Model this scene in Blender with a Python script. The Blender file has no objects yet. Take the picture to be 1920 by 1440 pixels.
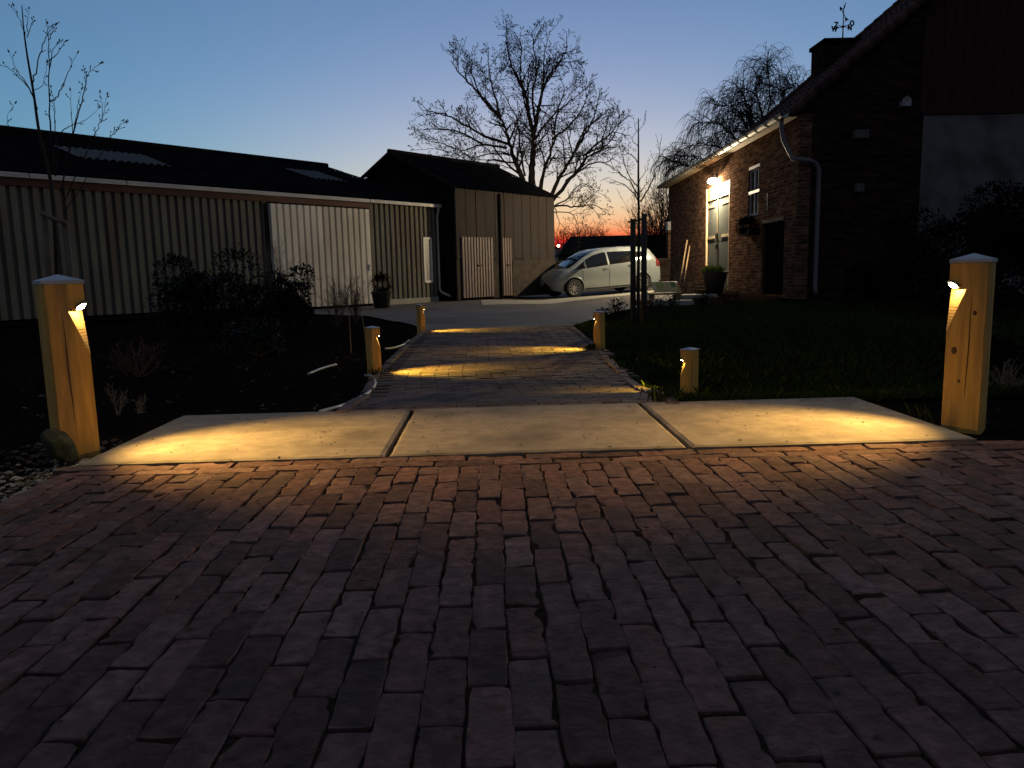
import bpy, bmesh, math, random
import numpy as np
from mathutils import Matrix, Vector, noise
R = math.radians
rnd = random.Random(7)
sc = bpy.context.scene
COL = sc.collection

# ------------------------------------------------------------------ camera
FPX = 1442.0
cam = bpy.data.objects.new('camera', bpy.data.cameras.new('camera'))
COL.objects.link(cam); sc.camera = cam
cam.data.sensor_width = 36.0
cam.data.lens = 36.0 * FPX / 1920.0
cam.data.clip_start = 0.05
cam.data.clip_end = 5000
CAMM = Matrix.Rotation(R(-1.4), 4, 'Z') @ Matrix.Rotation(R(90 - 8.25), 4, 'X') @ Matrix.Rotation(R(-1.35), 4, 'Z')
CAMP = Vector((0, 0, 0.72))
cam.matrix_world = Matrix.Translation(CAMP) @ CAMM

# ------------------------------------------------------------------ sky: dusk, sun just below the horizon
world = bpy.data.worlds.new('World'); sc.world = world; world.use_nodes = True
wn = world.node_tree.nodes; wl = world.node_tree.links
bg = wn['Background']
sky = wn.new('ShaderNodeTexSky'); sky.sky_type = 'NISHITA'; sky.sun_disc = False
sky.sun_elevation = R(-3.6); sky.sun_rotation = R(5.0)
sky.ozone_density = 2.3; sky.dust_density = 1.0; sky.air_density = 1.0
SKY_STRENGTH = 4.0
# afterglow low over the place where the sun went down
geo = wn.new('ShaderNodeTexCoord')
sep = wn.new('ShaderNodeSeparateXYZ'); wl.new(geo.outputs['Generated'], sep.inputs[0])
def wmath(op, a, b=None):
    m = wn.new('ShaderNodeMath'); m.operation = op
    for i, v in enumerate((a, b)):
        if v is None: continue
        if isinstance(v, (int, float)): m.inputs[i].default_value = v
        else: wl.new(v, m.inputs[i])
    return m.outputs[0]
zz = wmath('MAXIMUM', sep.outputs['Z'], 0.0)
dot = wmath('ADD', wmath('MULTIPLY', sep.outputs['X'], math.sin(R(5))), wmath('MULTIPLY', sep.outputs['Y'], math.cos(R(5))))
az = wmath('POWER', wmath('MAXIMUM', dot, 0.0), 12.0)
gA = wmath('MULTIPLY', wmath('EXPONENT', wmath('MULTIPLY', zz, -9.0)), az)
gB = wmath('MULTIPLY', wmath('EXPONENT', wmath('MULTIPLY', zz, -25.0)), az)
gE = wmath('MULTIPLY', wmath('EXPONENT', wmath('MULTIPLY', zz, -10.0)), az)
def wcol(fac, col):
    m = wn.new('ShaderNodeVectorMath'); m.operation = 'SCALE'
    m.inputs[0].default_value = col; wl.new(fac, m.inputs['Scale']); return m.outputs[0]
def wadd(a, b):
    m = wn.new('ShaderNodeVectorMath'); m.operation = 'ADD'; wl.new(a, m.inputs[0]); wl.new(b, m.inputs[1]); return m.outputs[0]
sk = wn.new('ShaderNodeVectorMath'); sk.operation = 'SCALE'; wl.new(sky.outputs[0], sk.inputs[0]); sk.inputs['Scale'].default_value = SKY_STRENGTH
ext = wadd(wcol(gE, (-.167, 1.85, .197)), wcol(wmath('ADD', 0.0, 1.0), (.119, .785, .766)))   # how the low air tints the scattered light
mul = wn.new('ShaderNodeVectorMath'); mul.operation = 'MULTIPLY'; wl.new(sk.outputs[0], mul.inputs[0]); wl.new(ext, mul.inputs[1])
base = wn.new('ShaderNodeVectorMath'); base.operation = 'ADD'; wl.new(mul.outputs[0], base.inputs[0]); base.inputs[1].default_value = (.085, .078, .074)   # skylight scattered all round
glow = wadd(wadd(base.outputs[0], wcol(gA, (2.05, .12, -.06))), wcol(gB, (-1.34, -2.26, -.42)))
clampn = wn.new('ShaderNodeVectorMath'); clampn.operation = 'MAXIMUM'; wl.new(glow, clampn.inputs[0]); clampn.inputs[1].default_value = (.05, .045, .04)
tot = clampn.outputs[0]
wl.new(tot, bg.inputs[0]); bg.inputs[1].default_value = 1.0

sc.view_settings.view_transform = 'Standard'; sc.view_settings.look = 'None'
sc.view_settings.exposure = 0.0; sc.view_settings.gamma = 1.0
sc.view_settings.use_curve_mapping = False

# ------------------------------------------------------------------ pixel helpers (photo pixels, 1920 x 1440)
def ray(px, py): return CAMM.to_3x3() @ Vector(((px - 960) / FPX, (720 - py) / FPX, -1))
def onz(px, py, z=0.0):
    d = ray(px, py); return CAMP + d * ((z - CAMP.z) / d.z)
HEAD = Vector((math.sin(R(1.4)), math.cos(R(1.4)), 0))
def atz(px, py, Z):                      # upright plane Z metres ahead of the camera
    d = ray(px, py); return CAMP + d * (Z / d.dot(HEAD))
def sstep(a, b, x):
    t = min(1, max(0, (x - a) / (b - a))); return t * t * (3 - 2 * t)
def gz(x, y):
    z = -0.10 * sstep(4.06, 5.4, y)
    if x < -1.66: z -= 0.015 * sstep(-1.66, -1.8, x)
    z += -0.10 * sstep(1.02, 1.22, x) * sstep(4.06, 4.8, y) * (1 - sstep(6.0, 9.0, y))
    z += (min(0.22, max(-0.03, 0.045 * (x - 2.4))) - .09 * sstep(-.5, 2, x)) * sstep(14, 24, y)
    z += 0.02 * sstep(1.3, 2.5, x) * (0.5 + 0.5 * math.sin(x * 1.3 + y * .7)) * sstep(4.5, 7, y)
    return z
def ongz(px, py):
    z = -0.1
    for _ in range(12):
        p = onz(px, py, z); z = gz(p.x, p.y)
    return Vector((p.x, p.y, z))

# ------------------------------------------------------------------ materials
MATS = {}
def mat(name, c1, c2=None, rough=0.8, scale=8.0, bump=0.0, bscale=None, metal=0.0, stretch=(1, 1, 1), detail=6, spec=0.5,
        coord='Object', island=0.0, coat=0.0, emit=None, estr=0.0, c3=None, s3=2.0, objrand=0.0, lo=0.3, hi=0.7):
    m = bpy.data.materials.new(name); m.use_nodes = True
    n = m.node_tree.nodes; l = m.node_tree.links; b = n['Principled BSDF']
    b.inputs['Roughness'].default_value = rough; b.inputs['Metallic'].default_value = metal
    b.inputs['Specular IOR Level'].default_value = spec
    b.inputs['Coat Weight'].default_value = coat
    b.inputs['Base Color'].default_value = (*c1, 1)
    if emit: b.inputs['Emission Color'].default_value = (*emit, 1); b.inputs['Emission Strength'].default_value = estr
    if c2 or bump:
        tc = n.new('ShaderNodeTexCoord'); mp = n.new('ShaderNodeMapping'); mp.inputs['Scale'].default_value = stretch
        l.new(tc.outputs[coord], mp.inputs[0])
        vec = mp.outputs[0]
        if objrand:
            oi = n.new('ShaderNodeObjectInfo'); mm = n.new('ShaderNodeVectorMath'); mm.operation = 'SCALE'
            mm.inputs[0].default_value = (37, 19, 53); l.new(oi.outputs['Random'], mm.inputs['Scale'])
            ad = n.new('ShaderNodeVectorMath'); ad.operation = 'ADD'; l.new(vec, ad.inputs[0]); l.new(mm.outputs[0], ad.inputs[1]); vec = ad.outputs[0]
        nt = n.new('ShaderNodeTexNoise'); nt.inputs['Scale'].default_value = scale; nt.inputs['Detail'].default_value = detail
        l.new(vec, nt.inputs['Vector'])
    if c2:
        cr = n.new('ShaderNodeValToRGB'); cr.color_ramp.elements[0].color = (*c1, 1); cr.color_ramp.elements[1].color = (*c2, 1)
        cr.color_ramp.elements[0].position = lo; cr.color_ramp.elements[1].position = hi
        l.new(nt.outputs['Fac'], cr.inputs[0]); col = cr.outputs[0]
        if c3:
            n3 = n.new('ShaderNodeTexNoise'); n3.inputs['Scale'].default_value = s3; n3.inputs['Detail'].default_value = 5
            l.new(vec, n3.inputs['Vector'])
            r3 = n.new('ShaderNodeMapRange'); r3.inputs[1].default_value = .48; r3.inputs[2].default_value = .68
            l.new(n3.outputs['Fac'], r3.inputs[0])
            mx = n.new('ShaderNodeMixRGB'); l.new(r3.outputs[0], mx.inputs[0]); l.new(col, mx.inputs[1]); mx.inputs[2].default_value = (*c3, 1); col = mx.outputs[0]
        if island:
            ge = n.new('ShaderNodeNewGeometry'); oi = n.new('ShaderNodeObjectInfo')
            a = n.new('ShaderNodeMath'); a.operation = 'ADD'; l.new(ge.outputs['Random Per Island'], a.inputs[0]); l.new(oi.outputs['Random'], a.inputs[1])
            f = n.new('ShaderNodeMath'); f.operation = 'FRACT'; l.new(a.outputs[0], f.inputs[0])
            r = n.new('ShaderNodeMapRange'); r.inputs[3].default_value = 1 - island; r.inputs[4].default_value = 1 + island
            l.new(f.outputs[0], r.inputs[0])
            hs = n.new('ShaderNodeHueSaturation'); l.new(r.outputs[0], hs.inputs['Value']); l.new(col, hs.inputs['Color'])
            r2 = n.new('ShaderNodeMapRange'); r2.inputs[3].default_value = .84; r2.inputs[4].default_value = 1.08
            k = n.new('ShaderNodeMath'); k.operation = 'MULTIPLY'; k.inputs[1].default_value = 7.31; l.new(f.outputs[0], k.inputs[0])
            f2 = n.new('ShaderNodeMath'); f2.operation = 'FRACT'; l.new(k.outputs[0], f2.inputs[0]); l.new(f2.outputs[0], r2.inputs[0]); l.new(r2.outputs[0], hs.inputs['Saturation'])
            col = hs.outputs[0]
        l.new(col, b.inputs['Base Color'])
    if bump:
        nb = nt
        if bscale:
            nb = n.new('ShaderNodeTexNoise'); nb.inputs['Scale'].default_value = bscale; nb.inputs['Detail'].default_value = 8
            l.new(vec, nb.inputs['Vector'])
        bp = n.new('ShaderNodeBump'); bp.inputs['Strength'].default_value = 1.0; bp.inputs['Distance'].default_value = bump
        l.new(nb.outputs['Fac'], bp.inputs['Height']); l.new(bp.outputs[0], b.inputs['Normal'])
    MATS[name] = m
    return m
mat('paver', (.070, .037, .033), (.164, .096, .086), rough=.9, scale=30, bump=.004, bscale=75, island=.38, objrand=1, c3=(.082, .054, .050), s3=9, spec=.12, detail=10)
mat('drive_paver', (.060, .035, .030), (.135, .090, .080), rough=.85, scale=14, bump=.003, bscale=60, island=.4, c3=(.04, .03, .028), s3=1.5, spec=.3)
mat('sand', (.020, .013, .010), (.048, .034, .027), rough=1, scale=60, bump=.004, spec=0)
mat('concrete', (.165, .142, .112), (.25, .218, .176), rough=.85, scale=16, bump=.0012, bscale=140, c3=(.105, .09, .07), s3=2.4, detail=10)
mat('kerb_concrete', (.30, .26, .20), (.42, .37, .30), rough=.85, scale=9, bump=.002, bscale=90)
mat('yard_paving', (.075, .066, .068), (.13, .115, .115), rough=.85, scale=1.2, bump=.002, bscale=30, detail=12, c3=(.055, .05, .05), s3=.5)
mat('pale_concrete', (.28, .27, .22), (.40, .38, .32), rough=.85, scale=2, bump=.003, bscale=30)
mat('soil', (.006, .0042, .0032), (.017, .012, .009), rough=1, scale=14, bump=.03, bscale=22, detail=10, spec=0)
mat('field', (.010, .012, .006), (.022, .026, .012), rough=1, scale=1, bump=.03, spec=.1)
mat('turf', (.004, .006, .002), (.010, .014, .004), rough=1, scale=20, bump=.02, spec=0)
mat('grass', (.016, .027, .004), (.040, .058, .010), rough=.9, scale=3, island=.3, spec=.04)
mat('oak', (.52, .27, .045), (.74, .42, .085), rough=.7, scale=9, bump=.0015, bscale=40, stretch=(5, 5, .45), c3=(.33, .19, .06), s3=3.2, objrand=1)
mat('oak_fresh', (.34, .21, .07), (.44, .29, .11), rough=.6, scale=12, bump=.0008, stretch=(2, 2, 14), objrand=1)
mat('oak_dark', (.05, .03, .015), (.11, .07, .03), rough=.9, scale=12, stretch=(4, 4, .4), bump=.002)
mat('crack', (.02, .012, .006))
mat('pipe_grey', (.09, .09, .10), (.14, .14, .15), rough=.6, scale=4)
mat('zinc', (.36, .38, .42), (.50, .52, .56), rough=.55, scale=6, metal=.3, bump=.0006)
mat('lens_big', (.9, .9, .9), emit=(1, .68, .26), estr=330)
mat('lens_small', (.9, .9, .9), emit=(1, .64, .14), estr=500)
mat('steel_rail', (.1, .1, .1), rough=.5, metal=.8)
mat('sheet_dark', (.115, .108, .086), (.175, .163, .130), rough=.8, scale=2.2, bump=.001, bscale=20, c3=(.12, .09, .068), s3=.9, stretch=(1, 1, .35), objrand=1)
mat('sheet_pale', (.70, .66, .57), (.82, .77, .68), rough=.6, scale=2, bump=.001, c3=(.54, .49, .40), s3=1.1, stretch=(1, 1, .3), objrand=1)
mat('sheet_pink', (.11, .085, .082), (.16, .125, .12), rough=.6, scale=2, c3=(.16, .12, .10), s3=1.4, stretch=(1, 1, .3))
mat('red_beam', (.06, .018, .012), (.10, .03, .02), rough=.7, scale=3, stretch=(.4, 1, 1))
mat('white_gutter', (.42, .40, .38), (.56, .53, .50), rough=.5, scale=2)
mat('gutter_zinc', (.20, .185, .155), (.29, .27, .23), rough=.6, scale=2)
mat('white_paint', (.62, .60, .57), (.74, .72, .68), rough=.5, scale=5)
mat('roof_sheet', (.007, .007, .008), (.014, .014, .015), rough=1, scale=1.5, bump=.004, bscale=12, spec=0)
mat('roof_light', (.02, .02, .023), (.036, .036, .04), rough=.6, scale=5)
mat('black_board', (.005, .0045, .004), (.010, .008, .007), rough=.9, scale=6, stretch=(4, 4, .3), spec=.15)
mat('grey_board', (.028, .026, .025), (.050, .045, .043), rough=.9, scale=5, stretch=(5, 5, .3), bump=.003, c3=(.045, .033, .03), s3=1.2, objrand=1, spec=.2)
mat('block_wall', (.032, .028, .024), (.06, .052, .044), rough=.95, scale=4, bump=.006, bscale=14, spec=.2)
mat('tile_red', (.036, .015, .013), (.070, .030, .026), rough=.85, scale=9, island=.4, spec=.2)
mat('brown_board', (.028, .012, .010), (.055, .026, .021), rough=.9, scale=5, stretch=(5, 5, .3), objrand=1, spec=.15)
mat('render_grey', (.10, .10, .105), (.15, .15, .155), rough=.9, scale=2.5, bump=.004, bscale=20, c3=(.055, .055, .058), s3=1.2)
mat('door_grey', (.06, .066, .062), (.10, .108, .10), rough=.8, scale=4, stretch=(6, 6, .3), bump=.0015, spec=.05)
mat('door_dark', (.004, .005, .006), (.008, .009, .011), rough=.9, scale=4, spec=0)
mat('frame_tan', (.38, .25, .13), (.50, .34, .19), rough=.7, scale=6, stretch=(3, 3, .4))
mat('frame_grey', (.30, .29, .33), (.38, .37, .40), rough=.6, scale=6)
mat('iron', (.02, .018, .016), (.05, .04, .035), rough=.7, scale=20, metal=.5)
mat('rusty_strap', (.32, .25, .15), (.45, .36, .24), rough=.6, scale=14)
mat('pane', (.012, .014, .018), rough=.08, spec=.6)
mat('pane_white', (.30, .29, .27), (.40, .39, .36), rough=.35, scale=3)
mat('bulb_with_glare', (1, 1, 1), emit=(1, .80, .52), estr=24)
mat('enamel', (.55, .53, .48), rough=.35)
mat('bark', (.030, .024, .020), (.06, .05, .042), rough=.95, scale=12, stretch=(3, 3, .6), bump=.006, spec=.15)
mat('bark_pale', (.12, .10, .08), (.20, .17, .13), rough=.9, scale=12)
mat('twig', (.030, .023, .020), rough=.9, spec=.15)
mat('twig_red', (.085, .040, .030), (.13, .065, .05), rough=.8, scale=9)
mat('twig_tan', (.16, .115, .075), (.22, .165, .11), rough=.85, scale=9)
mat('stake', (.022, .018, .016), (.05, .042, .038), rough=.9, scale=9, stretch=(4, 4, .4))
mat('stake_pale', (.10, .075, .05), (.16, .12, .085), rough=.9, scale=9, stretch=(4, 4, .4))
mat('strap_rubber', (.02, .02, .02))
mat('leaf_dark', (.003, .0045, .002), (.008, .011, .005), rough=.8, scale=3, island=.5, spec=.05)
mat('leaf_gloss', (.004, .007, .003), (.012, .018, .008), rough=.45, scale=4, island=.6, spec=.2)
mat('leaf_spring', (.13, .19, .02), (.28, .36, .06), rough=.5, scale=6, island=.4)
mat('leaf_dry', (.03, .019, .012), (.10, .07, .042), rough=.9, scale=5, island=.5)
mat('pebble', (.20, .18, .14), (.42, .38, .29), rough=.85, scale=4, island=.4)
mat('boulder', (.018, .022, .009), (.055, .055, .032), rough=.95, scale=22, bump=.01, bscale=40, c3=(.016, .028, .007), s3=14)
mat('hose', (.36, .37, .36), (.46, .47, .46), rough=.4, scale=5)
mat('car_paint', (.27, .31, .325), rough=.32, metal=.35, coat=.6, spec=.5)
mat('car_glass', (.006, .007, .009), rough=.06, spec=.7)
mat('car_black', (.008, .008, .009), rough=.5)
mat('tyre', (.010, .010, .011), rough=.85, bump=.001, scale=60)
mat('alloy', (.55, .56, .58), rough=.3, metal=.8)
mat('chrome', (.7, .7, .72), rough=.15, metal=1)
mat('tail_red', (.10, .014, .013), rough=.15, spec=.7)
mat('head_glass', (.30, .32, .34), rough=.1, spec=.7)
mat('plate_yellow', (.5, .36, .03), rough=.5)
mat('brick_red_pot', (.030, .018, .016), (.05, .03, .026), rough=.6, scale=6)
mat('clay', (.10, .045, .03), (.16, .075, .05), rough=.9, scale=8)
mat('bag_cream', (.58, .44, .18), (.70, .54, .25), rough=.5, scale=5, bump=.004, bscale=9)
mat('bag_green', (.10, .17, .03), rough=.5)
mat('bag_olive', (.42, .36, .07), rough=.5)
mat('bag_orange', (.45, .19, .03), rough=.5)
mat('wood_bench', (.20, .13, .07), (.30, .2, .11), rough=.85, scale=6, stretch=(.5, 4, 4))
mat('plastic_white', (.6, .6, .62), rough=.4)
mat('far_wall', (.30, .30, .32), rough=.9)
mat('far_lamp', (1, 1, 1), emit=(1, .82, .5), estr=14)
mat('hedge_black', (.004, .004, .004), (.009, .009, .008), rough=1, scale=1, spec=.1)

def brick_mat(name, c1, c2, mortar, sx=.24, sz=.085, dark=None):
    m = bpy.data.materials.new(name); m.use_nodes = True
    n = m.node_tree.nodes; l = m.node_tree.links; b = n['Principled BSDF']
    tc = n.new('ShaderNodeTexCoord'); sp = n.new('ShaderNodeSeparateXYZ'); l.new(tc.outputs['Object'], sp.inputs[0])
    cb = n.new('ShaderNodeCombineXYZ')
    ad = n.new('ShaderNodeMath'); ad.operation = 'ADD'; l.new(sp.outputs['X'], ad.inputs[0]); l.new(sp.outputs['Y'], ad.inputs[1])
    l.new(ad.outputs[0], cb.inputs['X']); l.new(sp.outputs['Z'], cb.inputs['Y'])
    nd = n.new('ShaderNodeTexNoise'); nd.inputs['Scale'].default_value = 5; l.new(tc.outputs['Object'], nd.inputs['Vector'])
    vs = n.new('ShaderNodeVectorMath'); vs.operation = 'SCALE'; vs.inputs['Scale'].default_value = .03; l.new(nd.outputs['Color'], vs.inputs[0])
    va = n.new('ShaderNodeVectorMath'); va.operation = 'ADD'; l.new(cb.outputs[0], va.inputs[0]); l.new(vs.outputs[0], va.inputs[1])
    bt = n.new('ShaderNodeTexBrick'); bt.inputs['Scale'].default_value = 1.0
    bt.inputs['Brick Width'].default_value = sx; bt.inputs['Row Height'].default_value = sz
    bt.inputs['Mortar Size'].default_value = .012; bt.inputs['Mortar Smooth'].default_value = .4; bt.inputs['Bias'].default_value = -.1
    bt.inputs['Color1'].default_value = (*c1, 1); bt.inputs['Color2'].default_value = (*c2, 1); bt.inputs['Mortar'].default_value = (*mortar, 1)
    l.new(va.outputs[0], bt.inputs['Vector'])
    n2 = n.new('ShaderNodeTexNoise'); n2.inputs['Scale'].default_value = 4.5; n2.inputs['Detail'].default_value = 9
    mp2 = n.new('ShaderNodeMapping'); mp2.inputs['Scale'].default_value = (.45, .45, 2.2); l.new(tc.outputs['Object'], mp2.inputs[0]); l.new(mp2.outputs[0], n2.inputs['Vector'])
    mr = n.new('ShaderNodeMapRange'); mr.inputs[1].default_value = .3; mr.inputs[2].default_value = .7; mr.inputs[3].default_value = .45; mr.inputs[4].default_value = 1.5
    l.new(n2.outputs['Fac'], mr.inputs[0])
    hs = n.new('ShaderNodeHueSaturation'); l.new(mr.outputs[0], hs.inputs['Value']); l.new(bt.outputs['Color'], hs.inputs['Color'])
    l.new(hs.outputs[0], b.inputs['Base Color'])
    n3 = n.new('ShaderNodeTexNoise'); n3.inputs['Scale'].default_value = 25; l.new(tc.outputs['Object'], n3.inputs['Vector'])
    mm = n.new('ShaderNodeMath'); mm.operation = 'MULTIPLY_ADD'; l.new(bt.outputs['Fac'], mm.inputs[0]); mm.inputs[1].default_value = -1.0; l.new(n3.outputs['Fac'], mm.inputs[2])
    bp = n.new('ShaderNodeBump'); bp.inputs['Distance'].default_value = .010; l.new(mm.outputs[0], bp.inputs['Height']); l.new(bp.outputs[0], b.inputs['Normal'])
    b.inputs['Roughness'].default_value = 1.0; b.inputs['Specular IOR Level'].default_value = 0.0
    MATS[name] = m
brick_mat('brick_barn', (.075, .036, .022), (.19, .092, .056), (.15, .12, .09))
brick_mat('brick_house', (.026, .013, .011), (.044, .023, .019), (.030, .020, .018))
brick_mat('brick_garden', (.035, .022, .018), (.06, .04, .032), (.045, .04, .035))
brick_mat('brick_black', (.012, .008, .007), (.022, .014, .012), (.014, .012, .011))

# ------------------------------------------------------------------ mesh helpers
class MB:
    def __init__(s): s.v = []; s.f = []
    def add(s, vs, fs):
        o = len(s.v); s.v += [tuple(v) for v in vs]; s.f += [tuple(i + o for i in f) for f in fs]; return s
    def box(s, x0, x1, y0, y1, z0, z1, M=None):
        vs = [Vector(v) for v in ((x0, y0, z0), (x1, y0, z0), (x1, y1, z0), (x0, y1, z0), (x0, y0, z1), (x1, y0, z1), (x1, y1, z1), (x0, y1, z1))]
        if M: vs = [M @ v for v in vs]
        return s.add(vs, [(3, 2, 1, 0), (4, 5, 6, 7), (0, 1, 5, 4), (1, 2, 6, 5), (2, 3, 7, 6), (3, 0, 4, 7)])
    def bevbox(s, x0, x1, y0, y1, z0, z1, b=.01, M=None):
        # box with chamfered vertical and top edges
        def ring(i, z): return [(x0 + i + b, y0 + i, z), (x1 - i - b, y0 + i, z), (x1 - i, y0 + i + b, z), (x1 - i, y1 - i - b, z), (x1 - i - b, y1 - i, z), (x0 + i + b, y1 - i, z), (x0 + i, y1 - i - b, z), (x0 + i, y0 + i + b, z)]
        vs = ring(0, z0) + ring(0, z1 - b) + ring(b, z1)
        if M: vs = [M @ Vector(v) for v in vs]
        fs = [tuple(range(7, -1, -1)), tuple(range(16, 24))]
        for k in (0, 8):
            for i in range(8): fs.append((k + i, k + (i + 1) % 8, k + 8 + (i + 1) % 8, k + 8 + i))
        return s.add(vs, fs)
    def tube(s, pts, rad, n=6, caps=True):
        pts = [Vector(p) for p in pts]
        if not hasattr(rad, '__len__'): rad = [rad] * len(pts)
        o = len(s.v); prev = None
        for i, p in enumerate(pts):
            t = (pts[min(i + 1, len(pts) - 1)] - pts[max(i - 1, 0)])
            t = t.normalized() if t.length > 1e-9 else Vector((0, 0, 1))
            if prev is None:
                a = Vector((1, 0, 0)) if abs(t.x) < .8 else Vector((0, 1, 0))
                u = (a - t * a.dot(t)).normalized()
            else:
                u = prev - t * prev.dot(t); u = u.normalized() if u.length > 1e-6 else t.orthogonal().normalized()
            prev = u; w = t.cross(u)
            for k in range(n):
                an = 2 * math.pi * k / n
                s.v.append(tuple(p + (u * math.cos(an) + w * math.sin(an)) * rad[i]))
        for i in range(len(pts) - 1):
            for k in range(n):
                a = o + i * n + k; b = o + i * n + (k + 1) % n
                s.f.append((a, b, b + n, a + n))
        if caps:
            s.f.append(tuple(o + k for k in range(n - 1, -1, -1)))
            e = o + (len(pts) - 1) * n; s.f.append(tuple(e + k for k in range(n)))
        return s
    def lathe(s, prof, n=20, M=None, ax='Z'):
        o = len(s.v)
        for r, z in prof:
            for k in range(n):
                a = 2 * math.pi * k / n
                v = Vector((r * math.cos(a), r * math.sin(a), z))
                if ax == 'Y': v = Vector((v.x, v.z, v.y))
                if M: v = M @ v
                s.v.append(tuple(v))
        for i in range(len(prof) - 1):
            for k in range(n):
                a = o + i * n + k; b = o + i * n + (k + 1) % n
                s.f.append((a, b, b + n, a + n))
        return s
    def prism(s, poly, ext, M=None):
        # poly: list of 3D points (planar), ext: vector
        n = len(poly); e = Vector(ext)
        vs = [Vector(p) for p in poly] + [Vector(p) + e for p in poly]
        if M: vs = [M @ v for v in vs]
        fs = [tuple(range(n - 1, -1, -1)), tuple(range(n, 2 * n))]
        for i in range(n): fs.append((i, (i + 1) % n, n + (i + 1) % n, n + i))
        return s.add(vs, fs)
    def grid(s, fn, nu, nv):
        o = len(s.v)
        for i in range(nu + 1):
            for j in range(nv + 1): s.v.append(tuple(fn(i / nu, j / nv)))
        for i in range(nu):
            for j in range(nv):
                a = o + i * (nv + 1) + j; s.f.append((a, a + nv + 1, a + nv + 2, a + 1))
        return s
    def mesh(s, name, m, smooth=False):
        me = bpy.data.meshes.new(name); me.from_pydata(s.v, [], s.f); me.update()
        if m: me.materials.append(MATS[m])
        if smooth: me.polygons.foreach_set('use_smooth', [True] * len(me.polygons))
        return me
    def build(s, name, m, parent=None, smooth=False, fix=True):
        me = s.mesh(name, m, smooth)
        if fix:
            bm = bmesh.new(); bm.from_mesh(me); bmesh.ops.recalc_face_normals(bm, faces=bm.faces); bm.to_mesh(me); bm.free()
        return link(name, me, parent)
def link(name, me, parent=None):
    o = bpy.data.objects.new(name, me); COL.objects.link(o)
    if parent: o.parent = parent
    return o
def tag(o, label=None, cat=None, group=None, kind=None):
    if label: o['label'] = label
    if cat: o['category'] = cat
    if group: o['group'] = group
    if kind: o['kind'] = kind
    return o
def empty(name, loc=(0, 0, 0), rz=0.0):
    o = bpy.data.objects.new(name, None); COL.objects.link(o); o.empty_display_size = .1
    o.location = loc; o.rotation_euler = (0, 0, rz); return o
def frame(o):   # local -> world of an unrotated-parent empty
    return Matrix.Translation(o.location) @ Matrix.Rotation(o.rotation_euler[2], 4, 'Z')
def rv(s=1.0): return Vector((rnd.uniform(-s, s), rnd.uniform(-s, s), rnd.uniform(-s, s)))

# ================================================================== SETTING
# ---- ground sheet
def axis(stops):
    out = []
    for a, b, st in stops:
        k = max(1, int(round((b - a) / st))); out += [a + (b - a) * i / k for i in range(k)]
    out.append(stops[-1][1]); return out
gx = axis([(-900, -60, 120), (-60, -12, 6), (-12, -3, .75), (-3, 3, .2), (3, 12, .6), (12, 60, 6), (60, 900, 120)])
gy = axis([(-300, -20, 70), (-20, -2, 3), (-2, 3.9, .6), (3.9, 9.3, .18), (9.3, 24, .6), (24, 60, 4), (60, 1800, 200)])
mb = MB()
for x in gx:
    for y in gy: mb.v.append((x, y, gz(x, y) - .03))
ny = len(gy)
for i in range(len(gx) - 1):
    for j in range(ny - 1): mb.f.append((i * ny + j, (i + 1) * ny + j, (i + 1) * ny + j + 1, i * ny + j + 1))
tag(mb.build('ground', 'soil', smooth=True), kind='structure')

def strip(name, m, ys, left, right, off, nx=8):
    b = MB(); b.grid(lambda u, v: (lambda y: (lambda x: (x, y, gz(x, y) + off))(left(y) + (right(y) - left(y)) * v))(ys[int(round(u * (len(ys) - 1)))]), len(ys) - 1, nx)
    return tag(b.build(name, m, smooth=True), kind='structure')
def lerp_tab(tab):
    def f(y):
        for (y0, a), (y1, c) in zip(tab, tab[1:]):
            if y <= y1: return a + (c - a) * min(1, max(0, (y - y0) / (y1 - y0)))
        return tab[-1][1]
    return f
SX0, SX1, SY0, SY1 = -1.655, 1.955, 3.005, 4.062       # concrete apron
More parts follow.
